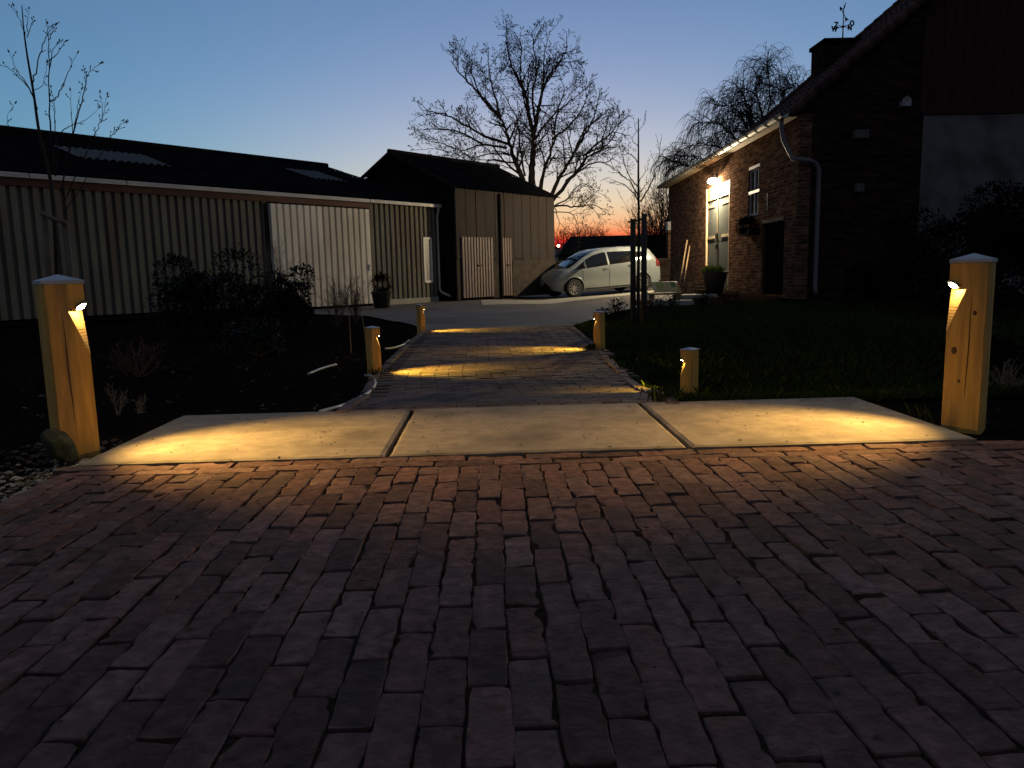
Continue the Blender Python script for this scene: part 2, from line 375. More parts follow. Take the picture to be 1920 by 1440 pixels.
# ---- street paving
street = tag(empty('street'), kind='structure')
MB().box(-1.66, 7, -2.5, SY0, -.2, -.0055).build('sand_bed', 'sand', street)
BL, BW, BH = .2225, .0738, .06
def brick_mesh(seed):
    r = random.Random(seed); b = MB(); nx_, ny_ = 4, 10
    L, W = BL * (1 + r.uniform(-.025, .012)), BW * (1 + r.uniform(-.05, .02)); c = r.uniform(.0014, .0032)
    tl = r.uniform(-.0016, .0016); tw = r.uniform(-.0012, .0012)
    chip = [(r.choice((-1, 1)), r.uniform(-1, 1), r.uniform(.15, .35), r.uniform(.004, .012)) for _ in range(r.choice((0, 1, 1, 2, 3)))]
    def pt(u, v, inset, z):
        x = (u - .5) * (W - 2 * inset); y = (v - .5) * (L - 2 * inset)
        q = noise.noise(Vector((x * 22 + seed * 3.1, y * 14, seed * 7.7)))
        q2 = noise.noise(Vector((x * 30 - seed, y * 22 + 9, seed * 1.7)))
        sx, sy = (u - .5) * 2, (v - .5) * 2
        q3 = noise.noise(Vector((x * 70 + seed, y * 60, 4.4)))
        x += (q2 * .0045 + q3 * .0022) * abs(sx); y += (q * .006 + q3 * .002) * abs(sy)
        rr = 1 - .02 * (abs(sx * sy) ** 4); x *= rr * (1 - .018 * (abs(sy) ** 8)); y *= rr
        dz = q * .0018 + q3 * .0010 + tl * sy + tw * sx
        for cs, cy, cw, cd in chip:
            if cs * sx > .55 and abs(sy - cy) < cw: x -= cs * cd * (1 - abs(sy - cy) / cw); dz -= cd * .4
        return (x, y, z + dz)
    top = [[None] * (ny_ + 1) for _ in range(nx_ + 1)]
    for i in range(nx_ + 1):
        for j in range(ny_ + 1):
            top[i][j] = len(b.v); b.v.append(pt(i / nx_, j / ny_, c, 0))
    for i in range(nx_):
        for j in range(ny_): b.f.append((top[i][j], top[i + 1][j], top[i + 1][j + 1], top[i][j + 1]))
    ringi = [(i, 0) for i in range(nx_)] + [(nx_, j) for j in range(ny_)] + [(i, ny_) for i in range(nx_, 0, -1)] + [(0, j) for j in range(ny_, 0, -1)]
    prev = [top[i][j] for i, j in ringi]
    for inset, z in ((0, -c * .9), (0, -.05)):
        cur = []
        for i, j in ringi: cur.append(len(b.v)); b.v.append(pt(i / nx_, j / ny_, inset, z))
        k = len(cur)
        for a in range(k): b.f.append((prev[a], cur[a], cur[(a + 1) % k], prev[(a + 1) % k]))
        prev = cur
    return b
NVAR = 28
bvar = [brick_mesh(s + 1) for s in range(NVAR)]
bdat = [b.mesh('brick', 'paver', smooth=True) for b in bvar]
for me_ in bdat: me_.set_sharp_from_angle(angle=R(24))
PX, PY = .0755, .2265
slots = []
ncol = 0
x = SX0 + .115
while x < 6.2:
    offy = (ncol % 2) * PY * .5 + rnd.uniform(-.012, .012)
    y = SY0 - .158 - offy if ncol % 2 else SY0 - .158
    first = True
    # half brick start next to the border course
    if ncol % 2: slots.append((x, SY0 - .158 - PY * .25, 0, .48))
    yy = SY0 - .158 - (PY * .5 if ncol % 2 else 0) - PY * .5
    while yy > -1.0:
        slots.append((x, yy, 0, 1.0)); yy -= PY + rnd.uniform(-.002, .003)
    x += PX + rnd.uniform(-.0012, .0018); ncol += 1
for row in range(2):                                       # border course beside the apron
    x = SX0 + .06 + row * .11
    while x < 6.2:
        slots.append((x, SY0 - .041 - row * PX, 1, 1.0)); x += PY + rnd.uniform(-.002, .004)
y = SY0 - .22                                               # left edge course
while y > -1.0:
    slots.append((SX0 + .040, y, 0, 1.0)); y -= PY
slots2 = []
for (x, y, o, ys) in slots:
    M = Matrix.Translation((x + rnd.uniform(-.0025, .0025), y + rnd.uniform(-.004, .004), .004 * noise.noise(Vector((x * 2.2, y * 2.2, 0))) + rnd.uniform(-.0022, .0022)))
    M = M @ Matrix.Rotation(R(rnd.gauss(0, 1.1)) + (math.pi / 2 if o else 0) + (math.pi if rnd.random() < .5 else 0), 4, 'Z') @ Matrix.Rotation(R(rnd.gauss(0, .4)), 4, 'X') @ Matrix.Rotation(R(rnd.gauss(0, .6)), 4, 'Y') @ Matrix.Diagonal((1, ys, 1, 1))
    q = CAMM.to_3x3().transposed() @ (Vector((x, y, 0)) - CAMP)
    if q.z < -.2:
        sx_, sy_ = 960 + FPX * q.x / -q.z, 720 - FPX * q.y / -q.z
        vis = -30 < sx_ < 1950 and sy_ < 1475; area = 1 / (-q.z) ** 3 if vis else 0
    else: area = 0
    slots2.append((area, M, rnd.randrange(NVAR)))
slots2.sort(key=lambda t: -t[0])
rest = MB()
for k, (ar, M, vi) in enumerate(slots2):
    if k < 300 and ar > 0:
        o = link('brick', bdat[vi], street); o.matrix_local = M
    else: rest.add([M @ Vector(v) for v in bvar[vi].v], bvar[vi].f)
rb_ = tag(rest.build('more_bricks', 'paver', street, smooth=True, fix=False), kind='stuff'); rb_.data.set_sharp_from_angle(angle=R(24))

# ---- concrete apron of three cast slabs
apron = tag(empty('apron'), kind='structure')
for a, b_ in ((SX0, -.4465), (-.4215, .7695), (.7945, SX1)):
    m_ = MB()
    def top(u, v, a=a, b_=b_):
        x = a + (b_ - a) * u; y = SY0 + (SY1 - SY0) * v
        e = min(u * (b_ - a), (1 - u) * (b_ - a), v * (SY1 - SY0), (1 - v) * (SY1 - SY0))
        jit = .006 * noise.noise(Vector((x * 9, y * 9, 1))) if e < 1e-6 else 0
        return (x + (jit if u in (0, 1) else 0), y + (jit if v in (0, 1) else 0), .012 - (.006 if e < 1e-6 else 0) + .0012 * noise.noise(Vector((x * 3, y * 3, 0))))
    us = [0, .012] + [i / 20 for i in range(1, 20)] + [.988, 1]
    o0 = 0; nv_ = len(us) - 1
    for u in us:
        for v in us: m_.v.append(top(u, v))
    for i in range(nv_):
        for j in range(nv_):
            p = i * (nv_ + 1) + j; m_.f.append((p, p + nv_ + 1, p + nv_ + 2, p + 1))
    rim = [i * (nv_ + 1) for i in range(nv_ + 1)] + [nv_ * (nv_ + 1) + j for j in range(1, nv_ + 1)] + [i * (nv_ + 1) + nv_ for i in range(nv_ - 1, -1, -1)] + [j for j in range(nv_ - 1, 0, -1)]
    lo_ = []
    for r_ in rim: lo_.append(len(m_.v)); vx = m_.v[r_]; m_.v.append((vx[0], vx[1], -.14))
    for i in range(len(rim)): m_.f.append((rim[i], rim[(i + 1) % len(rim)], lo_[(i + 1) % len(rim)], lo_[i]))
    m_.build('slab', 'concrete', apron, smooth=False)
for a, b_ in ((-.4465, -.4215), (.7695, .7945)): MB().box(a + .001, b_ - .001, SY0 + .01, SY1 - .01, -.14, -.05).build('joint_fill', 'soil', apron)

# ---- driveway behind the apron
dl = lerp_tab([(4.06, -.80), (5.0, -.86), (6.3, -.97), (8.9, -1.0), (11.2, -.985), (13, -1.3)])
dr = lerp_tab([(4.06, .955), (4.7, .98), (8.9, 1.13), (11.5, 1.19)])
ysd = [4.066 + i * .12 for i in range(65)]
drive = strip('driveway', 'sand', ysd, dl, dr, -.006)
dbr = MB()
y = 4.10; row = 0
while y < 11.6:
    x = dl(y) + .04 + (row % 2) * .11
    while x < dr(y) - .10:
        M = Matrix.Translation((x + .11, y, gz(x, y) + .006 + rnd.uniform(-.003, .003))) @ Matrix.Rotation(math.pi / 2 + R(rnd.gauss(0, .9)), 4, 'Z') @ Matrix.Rotation(R(rnd.gauss(0, .8)), 4, 'X')
        L, W, c = BL, BW, .006
        vs = [(-W / 2 + c, -L / 2 + c, 0), (W / 2 - c, -L / 2 + c, 0), (W / 2 - c, L / 2 - c, 0), (-W / 2 + c, L / 2 - c, 0)] + [(a * W / 2, b * L / 2, z) for z in (-c, -.03) for a, b in ((-1, -1), (1, -1), (1, 1), (-1, 1))]
        fs = [(0, 1, 2, 3)] + [(i, 4 + i, 4 + (i + 1) % 4, (i + 1) % 4) for i in range(4)] + [(4 + i, 8 + i, 8 + (i + 1) % 4, 4 + (i + 1) % 4) for i in range(4)]
        dbr.add([M @ Vector(v) for v in vs], fs)
        x += PY
    y += PX; row += 1
tag(dbr.build('paving_bricks', 'drive_paver', drive), kind='stuff')
edge = MB(); y = 4.1
while y < 11.5:                                             # upright edging course on both sides
    for f, sgn in ((dl, -1), (dr, 1)):
        xx = f(y) + sgn * .0
        edge.bevbox(-.034, .034, -.108, .108, -.05, .014 + rnd.uniform(-.006, .006), .006, Matrix.Translation((xx, y, gz(f(y) - sgn * .1, y))) @ Matrix.Rotation(R(rnd.gauss(-1, 1.2)), 4, 'Z'))
    y += PY
tag(edge.build('edging_bricks', 'drive_paver', drive), kind='stuff')

# ---- yard, pale strip, lawn
yl = lerp_tab([(11.6, -.99), (13.0, -1.35), (14.5, -1.9), (16.5, -2.64), (20, -6.0), (24, -9), (60, -30)])
yr = lerp_tab([(11.6, 1.19), (13.2, 1.75), (16.1, 2.88), (21.2, 5.12), (27, 6.5), (34, 6.8), (60, 9)])
ysy = [11.55 + (i / 90) ** 1.3 * 36 for i in range(91)]
yard = strip('yard', 'yard_paving', ysy, yl, yr, -.004, 24)
ps = MB()
a0, a1 = ongz(960, 571), ongz(1190, 553); b0, b1 = ongz(960, 563), ongz(1225, 545)
def pstr(u, v):
    p = a0.lerp(a1, u * 1.3 - .2).lerp(b0.lerp(b1, u * 1.3 - .2), v); return (p.x, p.y, gz(p.x, p.y) + .008)
ps.grid(pstr, 16, 3); tag(ps.build('concrete_strip', 'pale_concrete', smooth=True), kind='structure')
lawn_l = lerp_tab([(4.07, 1.03), (4.7, 1.03), (8.9, 1.18), (11.5, 1.24), (12.3, 1.6), (16.1, 3.3), (20, 5.5)])
ysl = [4.075 + i * .16 for i in range(85)]
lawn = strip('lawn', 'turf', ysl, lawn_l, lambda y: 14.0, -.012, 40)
gb = MB(); r2 = random.Random(5)
for i in range(60000):
    y = 4.1 + (r2.random() ** 1.7) * 12.5; x0 = lawn_l(y); x = x0 + (r2.random() ** 1.5) * 7.0
    z = gz(x, y) - .02; h = r2.uniform(.025, .07) * (1 + .6 * (r2.random() < .08)); a = r2.uniform(0, 6.28); w = r2.uniform(.0018, .0036) * (1 + y * .09)
    lx, ly = math.cos(a) * h * r2.uniform(.2, .9), math.sin(a) * h * r2.uniform(.2, .9); wx, wy = -math.sin(a) * w, math.cos(a) * w
    gb.add([(x - wx, y - wy, z), (x + wx, y + wy, z), (x + lx * .5, y + ly * .5, z + h * .75), (x + lx, y + ly, z + h)], [(0, 1, 2), (0, 2, 3)])
tag(gb.build('lawn_grass', 'grass', fix=False), 'short dark lawn grass beside the brick driveway', 'grass', kind='stuff')

# ================================================================== LIGHT BOLLARDS
LED_BIG, LED_SMALL = 195.0, 165.0
def bollard(corner, sgn, w, H, zt, ze, zb, frac, label, big, group, dim=1.0):
    d = w / math.sqrt(2)
    root = empty('light_bollard', (corner[0] - sgn * d, corner[1], corner[2]), (0 if sgn > 0 else math.pi) - sgn * R(5 if big else 0))
    k = frac * w / math.sqrt(2)           # notch depth along the diagonal at its top
    base = -.06
    sq = [(d, 0), (0, d), (-d, 0), (0, -d)]
    m = MB()
    c = .008 if big else .004             # eased arrises at the three whole corners
    ring = lambda z: [(c, d - c, z), (-c, d - c, z), (-d + c, c, z), (-d + c, -c, z), (-c, -d + c, z), (c, -d + c, z)]
    # levels: base, zb (notch starts), zt (deepest), ze (notch top at the arris), H
    def lev(z, x): return ring(z) + [(x, -(d - x), z), (x, d - x, z)]
    L0 = ring(base) + [(d, 0, base)] ; 
    V = []; 
    def put(lst): s0 = len(V); V.extend(lst); return list(range(s0, s0 + len(lst)))
    i0 = put(ring(base)); e0 = put([(d, 0, base)])[0]
    i1 = put(ring(zb)); e1 = put([(d, 0, zb)])[0]
    i2 = put(ring(zt)); e2 = put([(d - k, -k, zt), (d - k, k, zt)])
    i3 = put(ring(ze)); e3 = put([(d, 0, ze)])[0]
    i4 = put(ring(H)); e4 = put([(d, 0, H)])[0]
    F = []
    for A, B in ((i0, i1), (i1, i2), (i2, i3), (i3, i4)):
        for q in range(5): F.append((A[q], A[q + 1], B[q + 1], B[q]))
    F += [(i0[5], e0, e1, i1[5]), (e0, i0[0], i1[0], e1)]
    F += [(i1[5], e1, e2[0], i2[5]), (e1, i1[0], i2[0], e2[1])]
    F += [(i2[5], e2[0], e3, i3[5]), (e2[1], i2[0], i3[0], e3)]
    F += [(i3[5], e3, e4, i4[5]), (e3, i3[0], i4[0], e4)]
    F += [tuple(i4 + [e4]), tuple(reversed(i0 + [e0]))]
    m.add(V, F); post = m.build('post', 'oak', root)
    # sawn faces of the notch
    cut = MB(); e = .0012
    n_ = 14 if big else 6
    for q in range(n_):
        t0, t1 = q / n_, (q + 1) / n_ - (.012 if .06 < q / n_ < .55 else 0)
        p = []
        for t in (t0, t1):
            x = d - k * t + e; yy = k * t; z = zb + (zt - zb) * t
            p.append(((x, -yy, z), (x, yy, z)))
        cut.add([p[0][0], p[0][1], p[1][1], p[1][0]], [(0, 1, 2, 3)])
    cut.build('notch_face', 'oak_fresh', root, fix=False)
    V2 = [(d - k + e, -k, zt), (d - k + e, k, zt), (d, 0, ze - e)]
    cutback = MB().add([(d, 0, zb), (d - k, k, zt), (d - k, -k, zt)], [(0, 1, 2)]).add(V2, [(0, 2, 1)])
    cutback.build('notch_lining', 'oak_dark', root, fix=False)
    if big:
        cr = MB(); 
        xs = [(.42, zb + .17), (.43, zb + .05), (.425, zb - .06), (.45, zb - .2), (.46, zb - .30)]
        for sg in (-sgn,):
            pts = []
            for t, z in xs: pts.append(Vector((d * t + .0005, sg * (d * (1 - t) + .0005), z)))
            cr.tube(pts, [.0004, .0016, .0022, .0018, .0003], 5)
        cr.build('drying_crack', 'crack', root)
        if sgn < 0:
            for t, z, kr in ((.32, .50, .008), (.78, .335, .012), (.62, .20, .006)):
                nk = Vector((1, 1, 0)).normalized(); qk = nk.to_track_quat('Z', 'Y').to_matrix().to_4x4()
                MB().lathe([(kr, -.002), (kr * .9, .0008), (kr * .4, .0014), (.0004, .001)], 12, Matrix.Translation((d * t, d * (1 - t), z)) @ qk @ Matrix.Diagonal((1, 1.5, 1, 1))).build('knot', 'oak_dark', root, smooth=True)
    # zinc cap
    o = .004 if big else .003; D = d + o * 1.4; h = .026 if big else .012; lip = .016 if big else .007
    cp = MB(); b0_ = [(D, 0), (0, D), (-D, 0), (0, -D)]
    V3 = [(x, y, H + .001) for x, y in b0_] + [(x, y, H + lip) for x, y in b0_] + [(0, 0, H + lip + h)]
    cp.add(V3, [(3, 2, 1, 0)] + [(i, (i + 1) % 4, 4 + (i + 1) % 4, 4 + i) for i in range(4)] + [(4 + i, 4 + (i + 1) % 4, 8) for i in range(4)])
    cp.build('cap', 'zinc', root)
    # led fitting in the roof of the notch
    lr = .019 if big else .008
    sl = Vector((k, 0, ze - zt)).normalized(); nrm = Vector((sl.z, 0, -sl.x))     # outward-down normal of the notch roof
    c0 = Vector((d - k * .50, 0, zt + (ze - zt) * .50)) + nrm * .004
    q = nrm.to_track_quat('Z', 'Y').to_matrix().to_4x4()
    fit = MB(); fit.lathe([(0, -.004), (lr * 1.5, -.004), (lr * 1.5, .004), (lr * 1.1, .005)], 14, Matrix.Translation(c0) @ q); fit.build('led_ring', 'steel_rail', root)
    ln = MB(); ln.lathe([(lr * 1.1, .004), (lr * .9, .008 * (1 if big else .5)), (lr * .5, .011 * (1 if big else .5)), (.0005, .012 * (1 if big else .5))], 14, Matrix.Translation(c0) @ q)
    ln.build('led_lens', 'lens_big' if big else 'lens_small', root, smooth=True)
    ld = bpy.data.lights.new('led_light', 'SPOT'); ld.energy = (LED_BIG if big else LED_SMALL) * dim
    ld.color = (1, .57, .14) if big else (1, .64, .07); ld.spot_size = R(84); ld.spot_blend = 1.0; ld.shadow_soft_size = .008 if big else .004
    lo = bpy.data.objects.new('led_light', ld); COL.objects.link(lo); lo.parent = root
    lo.location = c0 + nrm * (.02 if big else .009)
    lo.rotation_euler = Vector((1.2, 0, -1 if big else -.85)).to_track_quat('-Z', 'Y').to_euler()
    tag(root, label, 'bollard light', group)
    return root
pL = onz(190, 842, 0); pR = onz(1762, 795, 0)
bollard((pL.x, pL.y, 0), 1, .154, .715, .606, .645, .415, .45, 'tall oak light post with a mossy boulder at its foot, beside the concrete apron', True, 'tall oak light posts')
bollard((pR.x, pR.y, 0), -1, .154, .715, .606, .645, .415, .45, 'tall oak light post with dark knots, beside the apron by the lawn', True, 'tall oak light posts')
for (px, py, z, sgn, lab) in ((716, 700, -.1, 1, 'small oak bollard light on the planting bed edge beside the white hose'),
                              (798, 622, -.1, 1, 'small oak bollard light where the planting bed ends at the open yard'),
                              (1113, 655, -.1, -1, 'small oak bollard light on the lawn edge near the staked sapling'),
                              (1275, 764, -.2, -1, 'small oak bollard light on the lawn close behind the concrete apron')):
    p = onz(px, py, z)
    bollard((p.x, p.y, z), sgn, .088, .385, .31, .335, .205, .52, lab, False, 'small oak bollard lights along the driveway', .3 if px == 1275 else 1.0)
# boulder at the foot of the left post
bo = MB()
def boul(u, v):
    a = u * 2 * math.pi; b = (v - .5) * math.pi
    d = Vector((math.cos(a) * math.cos(b), math.sin(a) * math.cos(b), math.sin(b)))
    k = 1 + .38 * noise.noise(d * 1.7 + Vector((3, 1, 2))) + .10 * noise.noise(d * 5)
    return (d.x * .06 * k, d.y * .06 * k, (d.z * (.075 if d.z > 0 else .05) - .035 * d.x) * k)
bo.grid(boul, 22, 14); bb = bo.build('boulder', 'boulder', smooth=True); p = onz(118, 862, 0)
bb.location = (p.x - .01, p.y + .01, .045); tag(bb, 'mossy green boulder leaning on the foot of the tall oak post', 'rock')

# ================================================================== BUILDINGS
def corr(mb_, u0, u1, z0, z1, pitch, depth, y0=0, flat=.62):
    # trapezoidal sheet standing in the local x-z plane, ribs towards -y
    n = max(1, int(round((u1 - u0) / pitch))); p = (u1 - u0) / n
    prof = []
    for i in range(n):
        a = u0 + i * p
        prof += [(a, y0), (a + p * (1 - flat) * .35, y0), (a + p * (1 - flat) * .5 + .0, y0 - depth), (a + p * (1 - (1 - flat) * .5 + .0), y0 - depth), (a + p * (1 - (1 - flat) * .35), y0)]
    prof.append((u1, y0))
    o = len(mb_.v)
    for x, y in prof: mb_.v += [(x, y, z0), (x, y, z1)]
    for i in range(len(prof) - 1):
        a = o + 2 * i; mb_.f.append((a, a + 2, a + 3, a + 1))
def wave_roof(mb_, x0, x1, A, B, pitch=.18, amp=.025, nseg=6, rows=6):
    # A,B: (y,z) bottom and top of slope; corrugations run up the slope; sheet rows lap slightly
    n = int((x1 - x0) / pitch) * nseg
    for r in range(rows):
        ya, za = [A[i] + (B[i] - A[i]) * r / rows for i in (0, 1)]; yb, zb_ = [A[i] + (B[i] - A[i]) * (r + 1) / rows for i in (0, 1)]
        lift = .012
        mb_.grid(lambda u, v: (x0 + (x1 - x0) * u, ya + (yb - ya) * v, za + (zb_ - za) * v + amp * math.sin(u * n / nseg * 2 * math.pi) + lift * (1 - v)), n, 1)
# ---- long corrugated shed: local x runs from the right-hand corner to the left, local -y faces the yard
ang = R(40.6); d1 = Vector((math.sin(ang), math.cos(ang), 0)); nout = Vector((math.cos(ang), -math.sin(ang), 0))
sc0 = onz(820, 563, -.1)
def wall_frame(name, corner, ux):
    o = empty(name, corner); o.rotation_euler = (0, 0, math.atan2(ux.y, ux.x)); return o
# local x = d1 (towards far right), so the wall spans negative x; local -y faces out (right-front)
shed = wall_frame('corrugated_shed', (sc0.x, sc0.y, -.1), d1)
SM = frame(shed); SMI = SM.inverted()
def wall_u(M, px, py=450):
    Mi = M.inverted(); o = Mi @ CAMP; d = (Mi.to_3x3() @ ray(px, py)); t = -o.y / d.y; q = o + d * t; return q.x, q.z
EV = 2.93; LEN = 19.0
ud0 = wall_u(SM, 503)[0]; ud1 = wall_u(SM, 690)[0]
tag(shed, 'long low shed clad in ribbed metal sheets with pale sliding door', 'shed')
u = ud0
dark_spans = []
while u > -LEN: dark_spans.append((max(u - 1.0, -LEN), u)); u -= 1.0
u = ud1 + .02
while u < -.01: dark_spans.append((u, min(u + 1.0, -.005))); u += 1.0
for a, b_ in dark_spans:
    m = MB(); corr(m, a + .002, b_ - .002, .12, EV - .02, .2, .06, 0, .58); m.build('wall_sheet', 'sheet_dark', shed)
door = empty('sliding_door'); door.parent = shed
du = (ud1 - ud0) / 4
for i in range(4):
    m = MB(); corr(m, ud0 + i * du + .002, ud0 + (i + 1) * du - .002, .03, EV - .24, .2, .075, -.07, .68); m.build('door_sheet', 'sheet_pale', door)
MB().box(ud1 - .16, ud1 - .10, -.20, -.135, 1.0, 1.14).box(ud1 - .15, ud1 - .05, -.16, -.135, .96, 1.0).build('door_handle', 'zinc', door)
MB().box(ud0 - .11, ud0 - .01, -.10, .0, .03, EV - .24).build('door_edge', 'black_board', door)
MB().box(-LEN, ud1 + .05, -.10, -.055, EV - .20, EV - .06).build('door_rail_beam', 'red_beam', shed)
MB().box(-LEN, 0, .03, 10.7, .0, EV - .05).build('inner_wall', 'black_board', shed)
MB().box(ud1 + .05, .02, -.05, .02, -.05, .115).build('plinth', 'pale_concrete', shed)
gl = [-LEN, wall_u(SM, 240)[0], ud1, .16]
for a, b_ in zip(gl, gl[1:]):
    MB().bevbox(a + .006, b_ - .006, -.19, -.06, EV - .05, EV + .045, .012).build('gutter', 'white_gutter', shed)
dp = MB(); dp.tube([(.05, -.14, EV - .04), (.05, -.12, EV - .2), (.06, -.06, EV - .3), (.06, -.06, .35), (.10, -.10, .25), (.42, -.45, .03)], .04, 10)
dp.build('downpipe', 'white_gutter', shed, smooth=True)
wu0, wu1 = wall_u(SM, 790)[0], wall_u(SM, 806)[0]; wz1 = wall_u(SM, 797, 445)[1]; wz0 = wall_u(SM, 799, 530)[1]
win = MB(); fw = .07
for x0, x1, z0, z1 in ((wu0, wu0 + fw, wz0, wz1), (wu1 - fw, wu1, wz0, wz1), (wu0 + fw, wu1 - fw, wz0, wz0 + fw), (wu0 + fw, wu1 - fw, wz1 - fw, wz1)):
    win.box(x0, x1, -.085, -.03, z0, z1)
wo = win.build('window', 'white_paint', shed); MB().box(wu0 + fw, wu1 - fw, -.062, -.05, wz0 + fw, wz1 - fw).build('pane', 'pane_white', wo)
RH, RW = 4.70, 5.4
rf = MB(); wave_roof(rf, -LEN, .15, (-.14, EV + .06), (RW, RH)); wave_roof(rf, -LEN, .15, (2 * RW + .14, EV + .06), (RW, RH), rows=2)
roof = rf.build('roof', 'roof_sheet', shed, smooth=True)
MB().tube([(-LEN, RW, RH + .02), (-8, RW, RH + .035), (.18, RW, RH + .02)], .09, 8).build('ridge_cap', 'roof_sheet', roof)
def roof_pt(u, t, lift=.05): return Vector((u, -.14 + (RW + .14) * t, EV + .06 + (RH - EV - .06) * t + lift))
for pa, pb, t0, t1 in ((195, 345, .38, .62), (580, 690, .42, .66)):
    ua, ub = wall_u(SM, pa)[0], wall_u(SM, pb)[0]
    ua, ub = (-9.6, -7.4) if pa < 300 else (-2.9, -1.6)
    m = MB(); n = int((ub - ua) / .18) * 6
    m.grid(lambda u, v: roof_pt(ua + (ub - ua) * u, t0 + (t1 - t0) * v, .055 + .025 * math.sin(u * n / 6 * 2 * math.pi)), n, 1)
    m.build('rooflight_sheet', 'roof_light', roof, smooth=True)
g = MB(); g.prism([(.02, 0, 0), (.02, 10.8, 0), (.02, 10.8, EV), (.02, RW, RH - .05), (.02, 0, EV)], (.06, 0, 0)); g.build('gable_wall', 'black_board', shed)

# ---- black boarded barn
bp0 = Vector((sc0.x, sc0.y, -.1)) + nout * .60 + d1 * .30
barn = wall_frame('boarded_barn', bp0, d1)
BM = frame(barn)
BE, BR, BWD, BLN = 3.50, 4.82, 2.68, 5.25
tag(barn, 'dark barn with grey upright boards over a block wall, behind the shed', 'barn')
MB().prism([(0, .04, 0), (0, 2 * BWD, 0), (0, 2 * BWD, BE), (0, BWD, BR - .06), (0, .04, BE)], (BLN, 0, 0)).build('frame_wall', 'black_board', barn)
MB().box(-.035, -.002, .06, 2 * BWD - .05, 0, 1.25).build('gable_base', 'brick_black', barn)
nb = 11
for i in range(nb):
    a = BLN * i / nb; b_ = BLN * (i + 1) / nb
    j = rnd.uniform(-.012, .012)
    MB().box(a + .012, b_ - .012, -.03 + j * .6, .035, 1.28 + rnd.uniform(-.04, .02), BE - .03).build('board', 'grey_board', barn)
cu = [wall_u(BM, p)[0] for p in (862, 921, 938, 956)]
zz_ = 1.95
for a, b_, y_ in ((0, cu[0] - .03, -.02), (cu[1] + .02, cu[2] - .1, -.02), (cu[3] + .05, BLN, -.06)): MB().box(a, b_, y_, .03, 0, 1.26).build('block_base', 'block_wall', barn)
for a, b_ in ((cu[0], cu[1]), (cu[2], cu[3])):
    m = MB(); corr(m, a, b_, .05, zz_ + .02, .135, .035, -.05); dd = m.build('door', 'sheet_pink', barn)
    MB().box((a + b_) / 2 - .05, (a + b_) / 2 + .12, -.13, -.085, 1.05, 1.10).build('door_bolt', 'iron', dd)
MB().box(cu[2] - .09, cu[2] - .03, -.10, .03, 0, BE - .1).build('post', 'black_board', barn)
rf = MB(); wave_roof(rf, -.18, BLN + .15, (-.22, BE - .06), (BWD, BR), rows=3); wave_roof(rf, -.18, BLN + .15, (2 * BWD + .22, BE - .06), (BWD, BR), rows=2)
rr = rf.build('roof', 'roof_sheet', barn, smooth=True)
MB().tube([(-.2, BWD, BR + .02), (BLN + .16, BWD, BR + .02)], .08, 8).build('ridge_cap', 'roof_sheet', rr)
for s_, yy in ((-1, -.22), (1, 2 * BWD + .22)):
    MB().prism([(-.2, yy, BE - .17), (-.2, BWD, BR - .09), (-.2, BWD, BR + .03), (-.2, yy, BE - .04)], (.04, 0, 0)).build('verge_board', 'black_board', rr)

# ---- low brick barn on the right: local x from the near corner (0) to the far end, local +y = away from the yard
nc = atz(1491, 500, 18.7); fc = atz(1253, 500, 34.0)
ux = Vector((fc.x - nc.x, fc.y - nc.y, 0)); WL = ux.length; ux.normalize()
wz = gz(nc.x - .3, nc.y)
lowb = wall_frame('brick_barn', (nc.x, nc.y, wz), ux)      # +y local = left of ux = towards the yard (-X)
LM = frame(lowb)
tag(lowb, 'low brick barn with tall double doors, a lit lamp and white gutter', 'barn')
TH = .3; BEV = 4.2 - wz + .02
def lu(px, py=450): return wall_u(LM, px, py)
def wall_open(mb_, u0, u1, z0, z1, ops, y0, y1):
    us = sorted({u0, u1, *[o[0] for o in ops], *[o[1] for o in ops]})
    for a, b_ in zip(us, us[1:]):
        cuts = sorted((o[2], o[3]) for o in ops if o[0] <= a + 1e-6 and o[1] >= b_ - 1e-6)
        z = z0
        for ca, cb in cuts:
            if ca > z + 1e-4: mb_.box(a, b_, y0, y1, z, ca)
            z = max(z, cb)
        if z < z1 - 1e-4: mb_.box(a, b_, y0, y1, z, z1)
dA = (lu(1367)[0], lu(1323)[0], .02, lu(1345, 347)[1]); wA = (lu(1420)[0], lu(1401)[0], lu(1410, 405)[1], lu(1410, 316)[1]); sA = (lu(1470)[0], lu(1429)[0], .02, lu(1450, 417)[1])
m = MB(); wall_open(m, 0, WL, -.3, BEV, [dA, wA, sA], -TH, 0); m.build('wall', 'brick_barn', lowb)
MB().box(.6, WL - .02, -TH - 5.5, -TH - .01, -.3, BEV - .2).build('inner_wall', 'black_board', lowb)
# tall double doors
def boards(parent, u0, u1, z0, z1, y0, n, m_):
    for i in range(n):
        a = u0 + (u1 - u0) * i / n; b_ = u0 + (u1 - u0) * (i + 1) / n
        MB().box(a + .006, b_ - .006, y0 - .03, y0, z0, z1).build('plank', m_, parent)
um = (dA[0] + dA[1]) / 2; zs = 1.62
for a, b_ in ((dA[0] + .07, um - .03), (um + .03, dA[1] - .12)):
    for z0, z1 in ((dA[2] + .03, zs - .015), (zs + .015, dA[3] - .42)):
        lf = MB().box(a, b_, -.10, -.075, z0, z1).build('door_leaf', 'door_grey', lowb)
        boards(lf, a, b_, z0 + .001, z1 - .001, -.04, 7, 'door_grey')
    for hz in (dA[3] - .62, zs + .16):
        hin = a if a < um - .5 else b_ - .95
        MB().box(hin, hin + .95, -.038, -.022, hz - .045, hz + .045).build('strap_hinge', 'rusty_strap', lowb)
MB().box(um - .03, um + .03, -.07, -.012, dA[2], dA[3] - .42).build('cover_strip', 'frame_tan', lowb)
